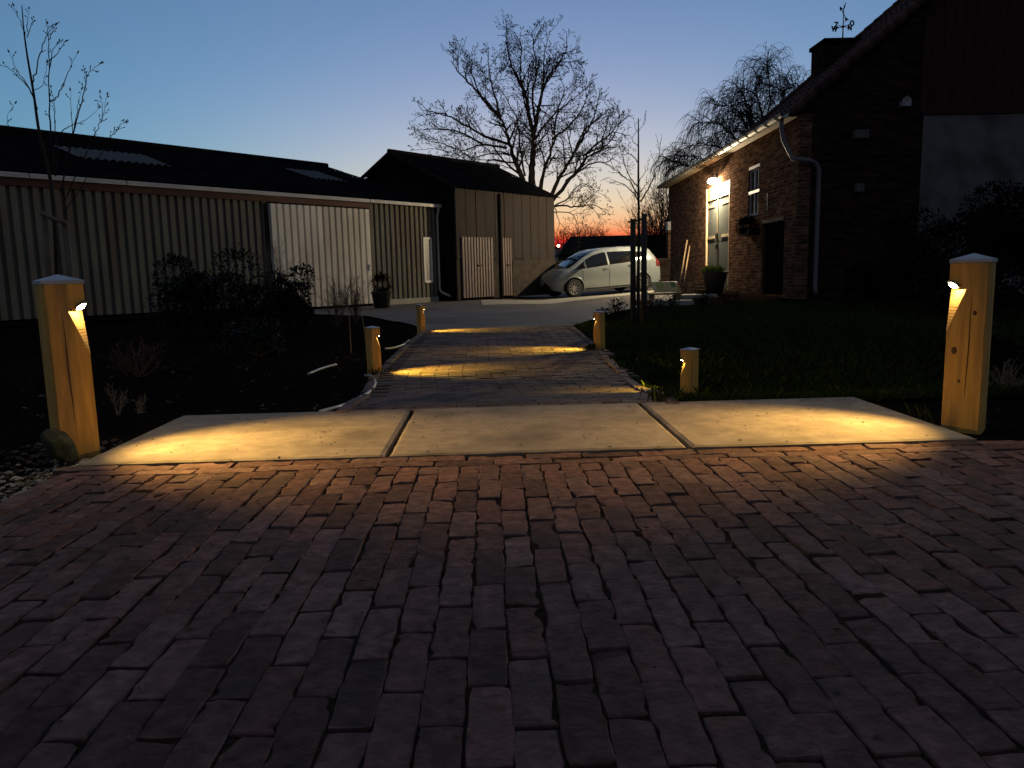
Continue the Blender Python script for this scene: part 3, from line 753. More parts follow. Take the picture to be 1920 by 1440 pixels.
MB().box(dA[1] - .12, dA[1], -.12, .012, dA[2], dA[3]).build('door_frame', 'frame_tan', lowb)
MB().box(dA[0], dA[0] + .07, -.12, .006, dA[2], dA[3]).build('door_frame', 'frame_tan', lowb)
MB().box(dA[0] + .07, dA[1] - .12, -.12, -.01, dA[3] - .42, dA[3]).build('lintel_board', 'frame_tan', lowb)
MB().box(um - .10, um + .10, -.012, .03, zs + .02, zs + .26).box(um - .05, um + .05, -.012, .04, zs - .25, zs - .1).build('lock', 'iron', lowb)
# window with bars
wf = MB(); fw = .075
for x0, x1, z0, z1 in ((wA[0], wA[0] + fw, wA[2], wA[3]), (wA[1] - fw, wA[1], wA[2], wA[3]), (wA[0] + fw, wA[1] - fw, wA[2], wA[2] + fw), (wA[0] + fw, wA[1] - fw, wA[3] - fw, wA[3]), ((wA[0] + wA[1]) / 2 - .03, (wA[0] + wA[1]) / 2 + .03, wA[2] + fw, wA[3] - fw)):
    wf.box(x0, x1, -.11, -.05, z0, z1)
w_ = wf.build('window', 'frame_grey', lowb)
MB().box(wA[0] + fw, wA[1] - fw, -.095, -.085, wA[2] + fw, wA[3] - fw).build('pane', 'pane', w_)
for z in (wA[3] + .0, (wA[2] + wA[3]) / 2 - .02): MB().box(wA[0] - .12, wA[1] - .1, .004, .018, z - .03, z + .05).build('shutter_bar', 'white_paint', lowb)
# small dark door
ld_ = MB().box(sA[0] + .05, sA[1] - .05, -.12, -.09, sA[2], sA[3] - .06).build('door', 'door_dark', lowb); boards(ld_, sA[0] + .05, sA[1] - .05, sA[2] + .01, sA[3] - .07, -.06, 6, 'door_dark')
MB().box(sA[0] - .05, sA[1] + .05, .003, .03, sA[3] + .01, sA[3] + .10).build('door_lintel', 'block_wall', lowb)
# pilaster at the far end with pale cap and tie bar
MB().box(WL - .45, WL - .05, .0, .10, -.3, 2.4).build('pilaster', 'brick_barn', lowb)
MB().box(WL - .5, WL - .02, .0, .13, 2.4, 2.75).build('pilaster_cap', 'frame_grey', lowb)
MB().tube([(wA[0] - .8, .008, wA[2] + .05), (wA[0] - .8, .008, wA[2] + .5)], .010, 6).build('iron_tie', 'white_paint', lowb)
# roof of the low barn, gutter and brackets
rf = MB(); wave_roof(rf, 3.0, WL + .35, (.28, BEV + .02), (-5.5, BEV + .02 + 5.78 * .36), pitch=.25, amp=.03, rows=2); rl = rf.build('roof', 'tile_red', lowb, smooth=True)
MB().box(.1, WL + .3, -.02, .25, BEV - .03, BEV + .0).build('soffit', 'wood_bench', lowb)
MB().box(.1, WL + .28, -.28, -.0, BEV - .0, BEV + .03).build('wall_plate', 'black_board', lowb)
gu = MB()
for i in range(2):
    pass
prof = [(.36 + .115 * math.cos(a), BEV + .05 + .115 * math.sin(a)) for a in [math.pi + math.pi * k / 8 for k in range(9)]]
prof2 = [(.36 + .107 * math.cos(a), BEV + .05 + .107 * math.sin(a)) for a in [math.pi + math.pi * k / 8 for k in range(9)]]
gu.prism([(0, y, z) for y, z in prof + prof2[::-1]], (WL + .3, 0, 0)); gg = gu.build('gutter', 'gutter_zinc', lowb)
k = 0.35
while k < WL + .2:
    pr = [(.36 + .126 * math.cos(a), BEV + .05 + .126 * math.sin(a)) for a in [math.pi + math.pi * q / 8 for q in range(9)]]
    pr2 = [(.36 + .1155 * math.cos(a), BEV + .05 + .1155 * math.sin(a)) for a in [math.pi + math.pi * q / 8 for q in range(9)]]
    MB().prism([(k, y, z) for y, z in pr + pr2[::-1]], (.05, 0, 0)).build('gutter_bracket', 'iron', gg); k += .78
dpn = MB(); dpn.tube([(.18, .36, BEV - .04), (.17, .36, BEV - .25), (.17, .30, BEV - .55), (.12, .16, BEV - .85), (.0, .12, BEV - 1.0), (-.14, .06, BEV - 1.03), (-.14, -.25, BEV - 1.08), (-.14, -.36, BEV - 1.13), (-.14, -.44, BEV - 1.28), (-.14, -.44, .22), (-.20, -.44, .06)], .052, 10)
dpn.build('downpipe', 'pipe_grey', lowb, smooth=True)
# lamp above the double doors
lampo = empty('wall_lamp'); um2, zl = lu(1345, 337)
lampo.matrix_world = LM @ Matrix.Translation((um2, 0, zl))
MB().box(-.06, .06, .0, .03, .02, .22).tube([(0, .02, .14), (0, .08, .22), (0, .15, .19), (0, .17, .10)], .014, 8).build('bracket', 'iron', lampo)
MB().lathe([(.03, .12), (.06, .11), (.12, .09), (.30, .045), (.305, .038), (.12, .08), (.05, .10)], 24, Matrix.Translation((0, .17, .0)) @ Matrix.Diagonal((.9, .35, 1, 1))).build('shade', 'enamel', lampo, smooth=True)
MB().lathe([(.001, -.11), (.05, -.10), (.085, -.06), (.095, -.01), (.07, .03), (.03, .05)], 20, Matrix.Translation((0, .17, 0)) @ Matrix.Diagonal((4.6, 1.25, 1.1, 1))).build('bulb_with_glare', 'bulb_with_glare', lampo, smooth=True)  # glowing bulb stretched sideways, its extra width standing in for the lamp's glare
pl_ = bpy.data.lights.new('lamp_light', 'POINT'); pl_.energy = 1500; pl_.color = (1, .80, .50); pl_.shadow_soft_size = .06
po_ = bpy.data.objects.new('lamp_light', pl_); COL.objects.link(po_); po_.parent = lampo; po_.location = (0, .17, -.19)
tag(lampo, 'glowing wall lamp under the eaves above the tall double doors', 'lamp')

# ---- house gable: local x to the right, local y away from the camera
house = empty('brick_house', (nc.x, nc.y + .0, wz)); house.rotation_euler = (0, 0, R(-.4))
tag(house, 'dark brick farmhouse gable with steep tiled roof and pale plastered panel', 'house')
HWD = 8.2; HE = BEV + .02; SLP = math.tan(R(39.6)); HD = 3.05
hp = [(0.02, 0, -.3), (2 * HWD, 0, -.3), (2 * HWD, 0, HE), (HWD, 0, HE + HWD * SLP), (.02, 0, HE)]
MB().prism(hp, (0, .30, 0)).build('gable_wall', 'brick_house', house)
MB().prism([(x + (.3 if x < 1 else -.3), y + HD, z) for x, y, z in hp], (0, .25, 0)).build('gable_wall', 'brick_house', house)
def slope(x): return HE + x * SLP
roofb = MB(); roofb.prism([(-.02, -.1, slope(-.02) + .02), (HWD, -.1, slope(HWD) + .02), (HWD, -.1, slope(HWD) + .12), (-.02, -.1, slope(-.02) + .12)], (0, HD + .5, 0))
roofb.prism([(2 * HWD + .25, -.1, slope(-.25) + .02), (2 * HWD + .25, -.1, slope(-.25) + .12), (HWD, -.1, slope(HWD) + .12), (HWD, -.1, slope(HWD) + .02)], (0, HD + .5, 0))
hroof = roofb.build('roof', 'black_board', house)
# pantiles on the slope that shows
tl = MB(); tw, th = .26, .33; sl_len = (HWD + .25) / math.cos(R(39.6)); ncl = int((HD + .4) / tw); nrw = int(sl_len / th)
e1_ = Vector((math.cos(R(39.6)), 0, math.sin(R(39.6)))); e2_ = Vector((0, 1, 0)); e3_ = Vector((-math.sin(R(39.6)), 0, math.cos(R(39.6))))
P0 = Vector((-.16, -.08, slope(-.16) + .15))
def tile(b, p):
    def fn(u, v):
        return p + e1_ * (u * (th + .06)) + e2_ * (v * (tw + .01)) + e3_ * (.045 * math.sin(v * 2 * math.pi - .6) + .03 - .035 * u)
    b.grid(fn, 1, 8)
for r_ in range(nrw):
    for c_ in range(ncl): tile(tl, P0 + e1_ * (r_ * th) + e2_ * (.02 + c_ * tw + rnd.uniform(-.004, .004)) + e3_ * rnd.uniform(0, .006))
tag(tl.build('roof_tiles', 'tile_red', hroof, smooth=True, fix=False), kind='stuff')
vt = MB(); vt.lathe([(.02, 0), (.10, .0), (.115, .02), (.095, .36), (.015, .36)], 10)
vdat = vt.mesh('verge_tile', 'tile_red', smooth=True)
for yv in (-.06, HD + .42):
    for r_ in range(nrw):
        o = link('verge_tile', vdat, hroof); p = P0 + e1_ * (r_ * th) + e3_ * .035; p.y = yv
        q = e1_.to_track_quat('Z', 'Y').to_matrix().to_4x4(); o.matrix_local = Matrix.Translation(p) @ q
HM = frame(house)
def hpt(px, py): return wall_u(HM, px, py)
x0, z1 = hpt(1731, 217); z0 = hpt(1731, 400)[1]
nbrd = 22
for i in range(nbrd):
    a = x0 - .1 + i * .24
    zt_ = min(slope(a) - .25, slope(2 * HWD - a) - .25, z1 + 3.2)
    MB().box(a + .006, a + .234, -.045 + rnd.uniform(-.006, .006), -.004, z1 + .10, zt_).build('board', 'brown_board', house)
MB().box(x0, x0 + 5.2, -.03, -.004, -.2, z1).build('plaster_panel', 'render_grey', house)
MB().box(x0 - .06, x0 + 5.3, -.06, -.035, z1 + .012, z1 + .095).build('drip_board', 'brown_board', house)
# chimney
ca, cb = atz(1542, 100, 21.35), atz(1606, 100, 21.35); ctop = atz(1575, 74, 21.35).z
hi_ = HM.inverted(); la, lb_ = hi_ @ ca, hi_ @ cb; lz = ctop - wz
ch = MB(); ch.box(la.x + .02, lb_.x - .02, HD - .55, HD + .35, slope(la.x) - .6, lz - .10); chm = ch.build('chimney', 'brick_house', hroof)
# weathervane
wv = empty('weathervane'); wp = atz(1580, 73, 21.6); wv.location = (wp.x, wp.y, ctop); wv.scale = (1.15, 1.15, 1.15)
chm_cap = MB().box(la.x - .03, lb_.x + .03, HD - .6, HD + .4, lz - .10, lz).build('chimney_cap', 'brick_black', hroof)
MB().tube([(0, 0, -.01), (0, 0, .06), (0, 0, .34), (0, 0, .70)], [.035, .018, .013, .009], 8).lathe([(.001, .30), (.04, .33), (.05, .345), (.001, .36)], 10).build('pole', 'iron', wv)
ca_ = R(28)
for i, ch_ in enumerate('NOZW'):
    a = ca_ - i * math.pi / 2 if i else ca_
    dx, dy = math.cos(a), math.sin(a)
    MB().tube([(0, 0, .345), (dx * .17, dy * .17, .345)], .008, 6).build('arm', 'iron', wv)
    fc_ = bpy.data.curves.new('letter', 'FONT'); fc_.body = ch_; fc_.size = .16; fc_.extrude = .007; fc_.align_x = 'CENTER'; fc_.align_y = 'CENTER'; fc_.offset = .008
    fo = bpy.data.objects.new('letter_tmp', fc_); COL.objects.link(fo)
    bpy.context.view_layer.update()
    me = bpy.data.meshes.new_from_object(fo.evaluated_get(bpy.context.evaluated_depsgraph_get())); me.materials.clear(); me.materials.append(MATS['iron']); bpy.data.objects.remove(fo)
    lo_ = link('letter', me, wv); lo_.location = (dx * .235, dy * .235, .345); lo_.rotation_euler = (R(90), 0, R(20) if dx > 0 else R(20))
ar = MB(); M_ = Matrix.Translation((0, 0, .62)) @ Matrix.Rotation(R(60), 4, 'Y')
ar.box(-.004 - .12, .12, -.005, .005, -.006, .006, M_)
ar.prism([(-.19, -.005, .0), (-.10, -.005, .045), (-.10, -.005, -.045)], (0, .01, 0), M_).prism([(.07, -.005, 0), (.19, -.005, .05), (.16, -.005, 0), (.19, -.005, -.05)], (0, .01, 0), M_)
ar.prism([(-.02, -.005, .10), (.03, -.005, .22), (.045, -.005, .33), (.0, -.005, .24)], (0, .01, 0), Matrix.Translation((0, 0, .55)))
ar.build('arrow', 'iron', wv)
tag(wv, 'iron weathervane with arrow and compass letters on the chimney top', 'weathervane')
# nest boxes on the gable
for px, py, w_, h_, kind, lab in ((1694, 192, .21, .22, 0, 'white nest box with pointed roof, highest on the brick gable'), (1611, 252, .32, .21, 1, 'wide double nest box on the brick gable, below the eaves'), (1608, 352, .18, .21, 2, 'small nest box with flat dark lid, lowest on the brick gable')):
    hx, hz = hpt(px, py); nbx = empty('nest_box'); nbx.matrix_world = HM @ Matrix.Translation((hx, 0, hz - h_ / 2))
    b = MB()
    if kind == 0: b.prism([(-w_ / 2, -.16, 0), (w_ / 2, -.16, 0), (w_ / 2, -.16, h_ * .75), (0, -.16, h_ * 1.15), (-w_ / 2, -.16, h_ * .75)], (0, .157, 0))
    else: b.box(-w_ / 2, w_ / 2, -.16, -.003, 0, h_)
    b.build('box', 'render_grey' if kind else 'frame_grey', nbx)
    if kind == 0:
        for s_ in (-1, 1): MB().prism([(s_ * (w_ / 2 + .05), -.2, h_ * .68), (0, -.2, h_ * 1.17), (0, -.2, h_ * 1.24), (s_ * (w_ / 2 + .05), -.2, h_ * .75)], (0, .197, 0)).build('lid', 'black_board', nbx)
    else: MB().box(-w_ / 2 - .03, w_ / 2 + .03, -.2, -.003, h_ + .003, h_ + .03).build('lid', 'black_board', nbx)
    for ox in ((0,) if kind != 1 else (-.08, .08)):
        MB().lathe([(.001, -.164), (.018, -.164)], 12, Matrix.Translation((ox, 0, h_ * .6)), ax='Y').build('hole', 'crack', nbx)
    tag(nbx, lab, 'nest box', 'nest boxes on the gable')

# ---- background: garden wall, low dark shed, far white hut
gw0 = atz(1036, 500, 33.5); gw1 = atz(1262, 500, 33.5)
gwl = wall_frame('garden_wall', (gw0.x, gw0.y, gz(gw0.x, gw0.y) - .1), Vector((gw1.x - gw0.x, gw1.y - gw0.y, 0)).normalized()); L_ = (gw1 - gw0).length
MB().box(-.1, L_ + .2, 0, .24, 0, 1.35).build('wall', 'brick_garden', gwl); MB().box(-.13, L_ + .23, -.04, .28, 1.353, 1.43).build('coping', 'block_wall', gwl)
tag(gwl, 'low dark brick garden wall behind the parked car', 'wall')
ls0 = atz(1049, 470, 48); ls1 = atz(1262, 470, 48)
lsh = wall_frame('low_shed', (ls0.x, ls0.y, -.15), Vector((ls1.x - ls0.x, ls1.y - ls0.y, 0)).normalized()); L_ = (ls1 - ls0).length + 3
MB().box(.25, L_, .3, 5, 0, 1.9).build('wall', 'black_board', lsh)
MB().prism([(0, 0, 1.85), (L_, 0, 1.85), (L_, 2.6, 3.02), (.9, 2.6, 3.02)], (0, 0, .06)).prism([(0, 5.2, 1.85), (0, 0, 1.86), (.9, 2.6, 3.03)], (0, 0, .06)).prism([(L_, 5.2, 1.85), (0, 5.2, 1.85), (.9, 2.6, 3.02), (L_, 2.6, 3.02)], (0, 0, .06)).build('roof', 'hedge_black', lsh)
tag(lsh, 'low black shed with hipped roof against the sunset', 'shed')
fh = atz(1036, 470, 62); fhut = empty('white_hut', (fh.x, fh.y, -.2))
MB().box(-.9, .42, 0, 3, 0, 2.75).build('wall', 'far_wall', fhut); MB().prism([(-1, -.1, 2.75), (.5, -.1, 2.75), (-.25, -.1, 3.05)], (0, 3.2, 0)).build('roof', 'roof_sheet', fhut)
tag(fhut, 'small pale hut far behind the barn corner', 'hut')
fl = atz(1047, 461, 56); flo = empty('yard_light', (fl.x, fl.y, -.2))
MB().tube([(0, 0, 0), (0, 0, fl.z + .2 - .1)], .05, 8).build('pole', 'iron', flo)
MB().lathe([(.001, -.10), (.08, -.06), (.10, 0), (.08, .06), (.001, .1)], 12, Matrix.Translation((0, 0, fl.z + .2))).build('globe', 'far_lamp', flo, smooth=True)
MB().lathe([(.10, .07), (.16, .08), (.02, .16), (.001, .165)], 12, Matrix.Translation((0, 0, fl.z + .2))).build('hood', 'iron', flo)
tag(flo, 'distant glowing yard light on a pole beside the low black shed', 'lamp')

# ================================================================== TREES AND PLANTS
def wander(p, d, L, n, r0, r1, wob, trop, droop=0.0, R_=rnd):
    pts = [Vector(p)]; rad = [r0]; d = d.normalized(); st = L / n
    for i in range(n):
        d = (d + Vector((R_.gauss(0, wob), R_.gauss(0, wob), R_.gauss(0, wob))) + Vector((0, 0, trop - droop * (i / n)))).normalized()
        pts.append(pts[-1] + d * st); rad.append(r0 + (r1 - r0) * (i + 1) / n)
    return pts, rad
def at_path(pts, t):
    f = t * (len(pts) - 1); i = min(int(f), len(pts) - 2); return pts[i].lerp(pts[i + 1], f - i), (pts[i + 1] - pts[i]).normalized()
def smooth_path(pts, rads, sub=5):
    out, ro = [], []
    P = [pts[0]] + list(pts) + [pts[-1]]
    for i in range(1, len(P) - 2):
        for k in range(sub):
            t = k / sub; a, b, c, d = P[i - 1], P[i], P[i + 1], P[i + 2]
            out.append(.5 * ((2 * b) + (c - a) * t + (2 * a - 5 * b + 4 * c - d) * t * t + (3 * b - a - 3 * c + d) * t ** 3))
            ro.append(rads[i - 1] + (rads[i] - rads[i - 1]) * t)
    out.append(pts[-1]); ro.append(rads[-1]); return out, ro
def bud(mb_, p, d, L, r):
    d = d.normalized(); u = d.orthogonal().normalized(); w = d.cross(u)
    mb_.add([p, p + d * L * .5 + u * r, p + d * L * .5 - (u * .5 - w * .87) * r, p + d * L * .5 - (u * .5 + w * .87) * r, p + d * L], [(0, 1, 2), (0, 2, 3), (0, 3, 1), (4, 2, 1), (4, 3, 2), (4, 1, 3)])
def side_dir(d, ang, R_=rnd):
    ax = d.orthogonal().normalized(); ax = Matrix.Rotation(R_.uniform(0, 6.283), 3, d) @ ax
    return (Matrix.Rotation(ang, 3, ax) @ d).normalized()
def ramify(mb_, pts, r_end, levels, L, spacing, ang, trop, R_, t0=.25, wob=.09, droop=0, twig_r=.006, buds=None, lenfall=.55):
    tot = sum((b - a).length for a, b in zip(pts, pts[1:])); n = max(2, int(tot / spacing))
    for k in range(n):
        t = t0 + (1 - t0) * (k + R_.random()) / n
        p, d = at_path(pts, min(t, .999))
        l = L * (1.15 - .55 * t) * R_.uniform(.6, 1.25)
        dd = side_dir(d, ang * R_.uniform(.7, 1.3), R_)
        r0 = max(twig_r, r_end * (1.1 - .5 * t))
        q, rr = wander(p, dd, l, 4 if levels > 0 else 3, r0, max(twig_r * .55, r0 * .35), wob, trop, droop, R_)
        mb_.tube(q, rr, 4 if levels > 1 else 3, caps=False)
        if levels > 0: ramify(mb_, q, r0 * .5, levels - 1, l * lenfall, spacing * .55, ang, trop, R_, .2, wob, droop, twig_r, buds, lenfall)
        if buds and levels <= buds[2]:
            for f in ([1.0, .55] if levels == 0 else [1.0]):
                pp, d2 = at_path(q, min(f, .999)); bud(mb_, pp, side_dir(d2, .0 if f == 1 else .6, R_), buds[0] * R_.uniform(.6, 1.3), buds[1])
def tree(name, base, stem, limbs, Z, label, cat='tree', rt=.2, spread=1.0, rmfy=None, seed=1, group=None, m='bark', mt='twig', depth=1.5, rl=.09, taper=.55, pyoff=0):
    R_ = random.Random(seed)
    root = empty(name, base); inv = Matrix.Translation(-Vector(base))
    tr = MB(); sp, sr = smooth_path([inv @ Vector(p) for p in stem], [rt * (1 - taper * i / (len(stem) - 1)) for i in range(len(stem))])
    sr[0] *= 1.35; tr.tube(sp, sr, 10); tr.build('trunk', m, root, smooth=True)
    cr = MB()
    for lb in limbs:
        w0 = lb[1] if isinstance(lb, tuple) else rl; pl = lb[0] if isinstance(lb, tuple) else lb
        dz0 = R_.uniform(-1, 1) * depth
        pts = [inv @ atz(px, py + pyoff * max(0, 1 - py / 330), Z + dz0 * (i / (len(pl) - 1))) for i, (px, py) in enumerate(pl)]
        q, rr = smooth_path(pts, [w0 * (1 - .82 * i / (len(pl) - 1)) for i in range(len(pl))], 5)
        q = [p + Vector((R_.gauss(0, .02), R_.gauss(0, .02), R_.gauss(0, .02))) * spread if 0 < i < len(q) - 1 else p for i, p in enumerate(q)]
        cr.tube(q, rr, 6, caps=False); rmfy(cr, q, w0, R_)
    cr.build('crown', mt, root, fix=False)
    tag(root, label, cat, group); return root
# ---- big bare tree behind the boarded barn
Zt = 37.0
base = atz(1003, 545, Zt); base.z = -.15
stem = [base, atz(1002, 470, Zt), atz(1001, 410, Zt), atz(998, 370, Zt), atz(996, 350, Zt)]
L_ = [
 ([(1001, 400), (983, 345), (966, 300), (955, 262), (946, 225), (938, 205)], .15), ([(938, 205), (915, 175), (885, 140), (862, 112), (845, 85)], .07), ([(938, 205), (928, 160), (918, 110), (915, 60)], .06), ([(940, 212), (905, 165), (885, 110), (880, 70)], .05),
 ([(952, 262), (915, 248), (880, 228), (845, 205), (815, 195), (790, 190)], .07), ([(950, 270), (905, 262), (865, 238), (825, 230), (795, 232)], .06), ([(905, 262), (870, 275), (835, 265), (800, 240)], .04), ([(960, 285), (920, 282), (880, 290), (850, 262)], .045), ([(968, 305), (920, 295), (905, 310), (868, 280), (835, 262)], .05), ([(905, 312), (890, 330), (880, 300), (830, 275), (775, 275)], .04),
 ([(997, 365), (997, 310), (999, 265), (1000, 240)], .19), ([(1000, 245), (992, 205), (986, 160), (970, 125), (955, 80), (948, 45)], .11), ([(986, 165), (975, 110), (978, 60), (965, 25)], .05), ([(1000, 242), (1008, 200), (1015, 160), (1028, 120), (1050, 85), (1065, 55)], .10), ([(1004, 220), (998, 165), (1005, 110), (1000, 55), (998, 22)], .06), ([(1010, 190), (1018, 130), (1020, 80), (1030, 25)], .05), ([(1022, 135), (1045, 100), (1062, 70), (1072, 100)], .04),
 ([(1000, 255), (1020, 225), (1040, 200), (1075, 165), (1105, 140)], .06), ([(985, 330), (975, 260), (970, 215), (955, 175), (925, 130)], .05), ([(1002, 300), (1000, 330), (985, 290), (978, 240), (968, 200)], .04),
 ([(1008, 400), (1015, 340), (1030, 285), (1040, 245), (1036, 200)], .10), ([(1036, 250), (1060, 232), (1085, 200), (1100, 165), (1110, 130)], .06), ([(1038, 240), (1045, 195), (1060, 150), (1085, 125)], .05),
 ([(1022, 395), (1040, 350), (1062, 310), (1085, 265), (1105, 225), (1120, 180)], .11), ([(1070, 298), (1095, 235), (1125, 205), (1145, 185)], .05), ([(1028, 385), (1070, 335), (1095, 300), (1105, 275), (1140, 245), (1165, 215)], .10), ([(1100, 290), (1130, 270), (1155, 240), (1160, 205)], .05), ([(1060, 340), (1105, 305), (1140, 300), (1150, 285)], .05),
 ([(1022, 395), (1050, 385), (1085, 388), (1115, 385), (1135, 400)], .06), ([(1030, 390), (1060, 375), (1090, 345), (1120, 360)], .045), ([(1036, 398), (1070, 400), (1085, 425), (1080, 440)], .03), ([(1015, 360), (1020, 300), (1010, 250), (1025, 190)], .05), ([(1040, 390), (1048, 420), (1040, 440)], .025)]
def rm_big(cr, q, w0, R_):
    ramify(cr, q, w0 * .40, 2, .95 + w0 * 4.6, .40, R(44), .02, R_, t0=.22, wob=.09, twig_r=.0072, buds=(.15, .020, 0), lenfall=.56)
tree('bare_tree', base, stem, L_, Zt, 'large budding bare tree with many limbs rising behind the boarded barn', rt=.30, rmfy=rm_big, seed=3, depth=2.6, pyoff=38)
# ---- weeping birch behind the low barn
Zb = 46.0; base = atz(1415, 545, Zb); base.z = 0
stem = [base, atz(1416, 420, Zb), atz(1418, 330, Zb), atz(1412, 260, Zb), atz(1406, 200, Zb)]
L_ = [([(1418, 330), (1432, 270), (1432, 215), (1422, 165), (1416, 135)], .10), ([(1430, 270), (1440, 200), (1444, 150), (1440, 100), (1436, 85)], .06), ([(1435, 300), (1462, 220), (1470, 165), (1458, 135)], .07), ([(1445, 320), (1490, 230), (1500, 150), (1475, 125)], .07), ([(1470, 260), (1510, 170), (1535, 140)], .06),
      ([(1412, 260), (1395, 210), (1375, 180), (1340, 175)], .07), ([(1412, 250), (1400, 180), (1390, 145), (1372, 120)], .06), ([(1416, 300), (1380, 250), (1345, 215), (1310, 212)], .07), ([(1416, 310), (1370, 280), (1330, 262), (1290, 265)], .07), ([(1416, 320), (1360, 310), (1310, 290), (1265, 285)], .06), ([(1418, 250), (1405, 215), (1405, 190), (1425, 120)], .05), ([(1440, 330), (1420, 270), (1395, 240), (1360, 225)], .05), ([(1450, 300), (1470, 250), (1490, 200), (1515, 150)], .05), ([(1416, 330), (1350, 320), (1300, 310), (1262, 300)], .05)]
def rm_weep(cr, q, w0, R_):
    tot = sum((b - a).length for a, b in zip(q, q[1:]))
    for k in range(int(tot / .07)):
        t = .12 + .88 * R_.random(); p, d = at_path(q, min(t, .999))
        s_, rr = wander(p, side_dir(d, R(48) * R_.uniform(.6, 1.3), R_), R_.uniform(.6, 1.7), 6, .018, .011, .12, .05, .42, R_)
        cr.tube(s_, rr, 3, caps=False)
        for _ in range(5):
            p2, d2 = at_path(s_, R_.uniform(.25, .999))
            s2, r2_ = wander(p2, side_dir(d2, .6, R_), R_.uniform(.5, 1.4), 5, .0095, .007, .09, -.22, .9, R_); cr.tube(s2, r2_, 3, caps=False)
tree('weeping_birch', base, stem, L_, Zb, 'weeping birch with hanging bare twigs behind the low brick barn', rt=.22, rmfy=rm_weep, seed=9, depth=3.0, pyoff=48)
# ---- staked sapling on the lawn edge
sb = ongz(1197, 603); Zs = -(CAMM.to_3x3().transposed() @ (sb - CAMP)).z
stem = [sb - Vector((0, 0, .05)), atz(1197, 500, Zs), atz(1198, 430, Zs), atz(1197, 350, Zs), atz(1197, 280, Zs), atz(1197, 222, Zs)]
L_ = [([(1199, 385), (1188, 362), (1175, 350), (1155, 340), (1136, 333)], .012), ([(1198, 372), (1185, 345), (1168, 330), (1150, 315), (1135, 308)], .012), ([(1196, 350), (1180, 330), (1168, 300), (1160, 265)], .010), ([(1197, 305), (1185, 290), (1178, 288), (1165, 270), (1160, 260)], .008), ([(1201, 378), (1218, 350), (1228, 320), (1236, 290), (1239, 265)], .012), ([(1201, 360), (1212, 345), (1225, 335)], .008), ([(1197, 275), (1185, 262), (1178, 250), (1175, 232)], .006), ([(1198, 250), (1190, 236), (1189, 216)], .005), ([(1198, 245), (1205, 235), (1211, 224)], .005), ([(1199, 340), (1208, 325), (1222, 312)], .007), ([(1206, 406), (1225, 398), (1240, 388), (1262, 380)], .004)]
def rm_sap(cr, q, w0, R_): ramify(cr, q, w0 * .45, 0, .16 + w0 * 9, .13, R(38), .05, R_, t0=.3, twig_r=.0045, wob=.07, buds=(.03, .007, 0))
tree('sapling', sb, stem, L_, Zs, 'young bare sapling tied between dark stakes beside the lawn', rt=.030, rmfy=rm_sap, seed=4, depth=.35, rl=.012, taper=.74, spread=.3)
def stakes(name, plist, Z, ztops, bar, lab, m, rad):
    root = empty(name, ongz(*plist[0])); inv = Matrix.Translation(-root.location)
    for (px, py), zt_ in zip(plist, ztops):
        g_ = ongz(px, py); MB().tube([inv @ Vector((g_.x, g_.y, g_.z - .12)), inv @ Vector((g_.x + rnd.uniform(-.01, .01), g_.y, zt_))], [rad, rad * .92], 10).build('stake', m, root, smooth=True)
    if bar:
        a, b_ = inv @ atz(*bar[0], Z), inv @ atz(*bar[1], Z); MB().tube([a, a.lerp(b_, .5) + Vector((0, -.04, -.015)), b_], .016, 6).build('tie', 'strap_rubber' if m == 'stake' else 'stake_pale', root)
    return tag(root, lab, 'tree stakes')
zt1 = atz(1192, 411, Zs).z; zt2 = atz(1206, 404, Zs).z
stakes('tree_stakes', [(1187, 604), (1207, 606)], Zs, [zt1, zt2], ((1178, 416), (1212, 408)), 'pair of dark round stakes holding the sapling beside the lawn', 'stake', .046)
# ---- sapling by the shed with pale stakes
Z2 = 7.2; sb2 = atz(112, 700, Z2); sb2.z = gz(sb2.x, sb2.y)
stem = [sb2 - Vector((0, 0, .05)), atz(108, 560, Z2), atz(104, 450, Z2), atz(95, 340, Z2), atz(74, 250, Z2), atz(63, 175, Z2), atz(52, 110, Z2), atz(45, 60, Z2), atz(41, 10, Z2)]
L_ = [([(70, 205), (55, 165), (25, 135), (8, 120)], .007), ([(65, 185), (45, 150), (28, 125), (18, 100)], .006), ([(62, 160), (68, 130), (80, 85), (95, 55), (102, 46)], .007), ([(50, 95), (45, 60), (33, 30), (27, 14)], .005), ([(50, 70), (58, 48), (63, 40)], .004), ([(52, 60), (52, 40), (54, 18)], .004),
      ([(104, 330), (98, 280), (94, 230), (92, 180), (92, 120), (90, 60), (88, 46)], .010), ([(94, 190), (105, 185), (118, 160), (130, 130), (144, 102)], .007), ([(92, 130), (100, 95), (112, 78)], .005), ([(92, 115), (108, 100), (122, 78)], .005), ([(90, 75), (98, 60), (104, 48)], .004), ([(62, 170), (80, 160), (88, 120)], .004),
      ([(108, 320), (104, 250), (102, 200), (96, 165)], .007), ([(112, 360), (135, 260), (148, 210), (160, 165), (165, 140), (187, 120)], .008), ([(160, 170), (162, 145), (156, 130)], .004), ([(135, 260), (134, 220), (132, 172)], .005), ([(138, 250), (145, 200), (152, 170)], .004), ([(112, 250), (130, 238), (160, 225), (184, 204)], .005),
      ([(118, 380), (170, 270), (190, 225), (200, 180)], .006), ([(190, 230), (192, 200), (188, 176)], .004), ([(120, 400), (190, 290), (212, 250), (234, 230)], .005), ([(212, 252), (222, 240), (228, 226)], .004), ([(60, 340), (20, 260), (14, 225), (27, 196)], .004)]
def rm_sap2(cr, q, w0, R_): ramify(cr, q, w0 * .4, 0, .055, .15, R(38), .05, R_, t0=.35, twig_r=.0022, wob=.05, buds=(.03, .006, 0)); bud(cr, q[-1], q[-1] - q[-2], .045, .009)
